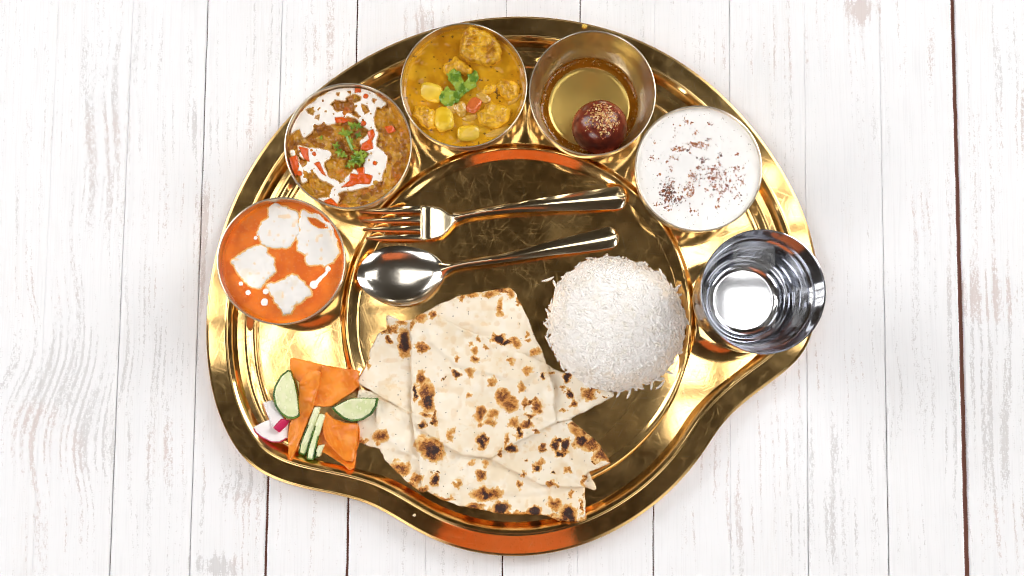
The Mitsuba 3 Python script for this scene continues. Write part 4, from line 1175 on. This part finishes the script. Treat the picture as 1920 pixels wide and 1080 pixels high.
rind_piece('radish_slice', [(150, 670), (200, 640), (265, 610), (340, 600), (412, 625), (412, 752), (350, 788), (290, 786), (210, 745), (165, 705)], 9, [(150, 668), (265, 608), (412, 622), (414, 750)], 'white radish slice with pink edge, at the lower left corner of the salad', 'radish', 'radish_flesh', 'radish_skin', 2.0, .5)
carrot([(960, 640), (974, 700), (972, 760), (932, 985), (905, 1005), (860, 965), (640, 835), (640, 760), (660, 700), (800, 640)], 8, 'lowest carrot slice of the salad, mostly hidden')
carrot([(428, 134), (450, 128), (560, 150), (688, 182), (660, 260), (520, 345), (470, 290), (428, 215)], 6, 'carrot slice at the top left of the salad', sg=4)
rind_piece('radish_slice', [(208, 478), (285, 455), (330, 540), (378, 600), (345, 650), (300, 668), (270, 610), (245, 560)], 10, [(208, 478), (285, 455), (330, 540), (378, 600)], 'white radish slice partly under the upright cucumber slice', 'radish', 'radish_flesh', 'radish_flesh', 2.0, .5)
carrot([(678, 180), (770, 196), (860, 212), (977, 228), (958, 300), (970, 342), (920, 395), (830, 450), (750, 508), (690, 512), (603, 502), (615, 440), (650, 340)], 9, 'large fan-shaped carrot slice at the top right of the salad', sg=4)
carrot([(700, 545), (760, 600), (850, 635), (957, 640), (952, 780), (927, 937), (860, 927), (770, 850), (700, 770), (675, 680), (685, 590)], 11, 'carrot slice at the lower right of the salad, quarter-round')
carrot([(490, 330), (545, 245), (600, 222), (668, 232), (652, 330), (612, 470), (602, 520), (562, 600), (520, 720), (470, 850), (442, 937), (420, 880), (408, 760), (418, 640), (470, 560), (485, 430)], 12, 'long carrot slice standing upright through the middle of the salad')
rind_piece('radish_peel', [(300, 672), (360, 600), (418, 618), (392, 662), (345, 712)], 12, [(300, 672), (300, 673)], 'bright pink radish end beside the upright cucumber slice', 'radish', 'radish_skin', 'radish_skin', 1.6, .5)
rind_piece('cucumber_slice', [(405, 216), (436, 228), (470, 330), (490, 420), (504, 560), (490, 588), (450, 606), (400, 600), (345, 565), (303, 505), (283, 420), (296, 350), (340, 270)], 14, [(420, 214), (436, 228), (470, 330), (490, 420), (506, 575)], 'half-round cucumber slice at the left of the salad', 'cucumber', 'cucumber_flesh', 'cucumber_skin', 4.6, 1.1, lift=.2)
rind_piece('cucumber_slice', [(905, 430), (1000, 428), (1095, 430), (1118, 445), (1105, 505), (1062, 572), (990, 615), (900, 628), (830, 602), (770, 552), (736, 512), (830, 460)], 14, [(736, 505), (830, 458), (905, 428), (1000, 426), (1100, 428)], 'half-round cucumber slice at the right of the salad, touching the bread', 'cucumber', 'cucumber_flesh', 'cucumber_skin', 4.6, 1.2, lift=.2)
for pts, lab in (([(648, 812), (702, 800), (655, 900), (608, 918), (630, 850)], 'cucumber stick lowest in the salad, half hidden'),
                 ([(608, 510), (656, 510), (605, 690), (555, 862), (532, 893), (484, 872), (498, 800), (560, 640)], 'pale cucumber stick next to the long carrot slice'),
                 ([(652, 560), (697, 574), (650, 730), (607, 927), (553, 920), (560, 850), (618, 650)], 'second cucumber stick from the long carrot slice')):
    rind_piece('cucumber_stick', pts, 13, [pts[-1], pts[0], pts[1], pts[2]], lab, 'cucumber', 'cucumber_flesh', 'cucumber_skin', 3.4, .7)

# ------------------------------------------------------------------ stray crumbs on the rim
principled('yellow_crumb', (.62, .40, .05), .5)
principled('pale_crumb', (.80, .66, .45), .5)
for px, py, r_, m_, lab in ((1096, 49, 1.6, 'yellow_crumb', 'small yellow crumb on the top rim of the tray, above the dumpling bowl'), (777, 966, 1.0, 'pale_crumb', 'tiny pale crumb on the lower rim of the tray')):
    w = U(px, py, 12)
    put('crumb', lump((w[0], w[1], float(tray_z(w[0], w[1])) + r_ * .5), (r_, r_ * .8, r_ * .7), .35, int(px), 3, 2), m_, smooth=True, label=lab, cat='crumb')
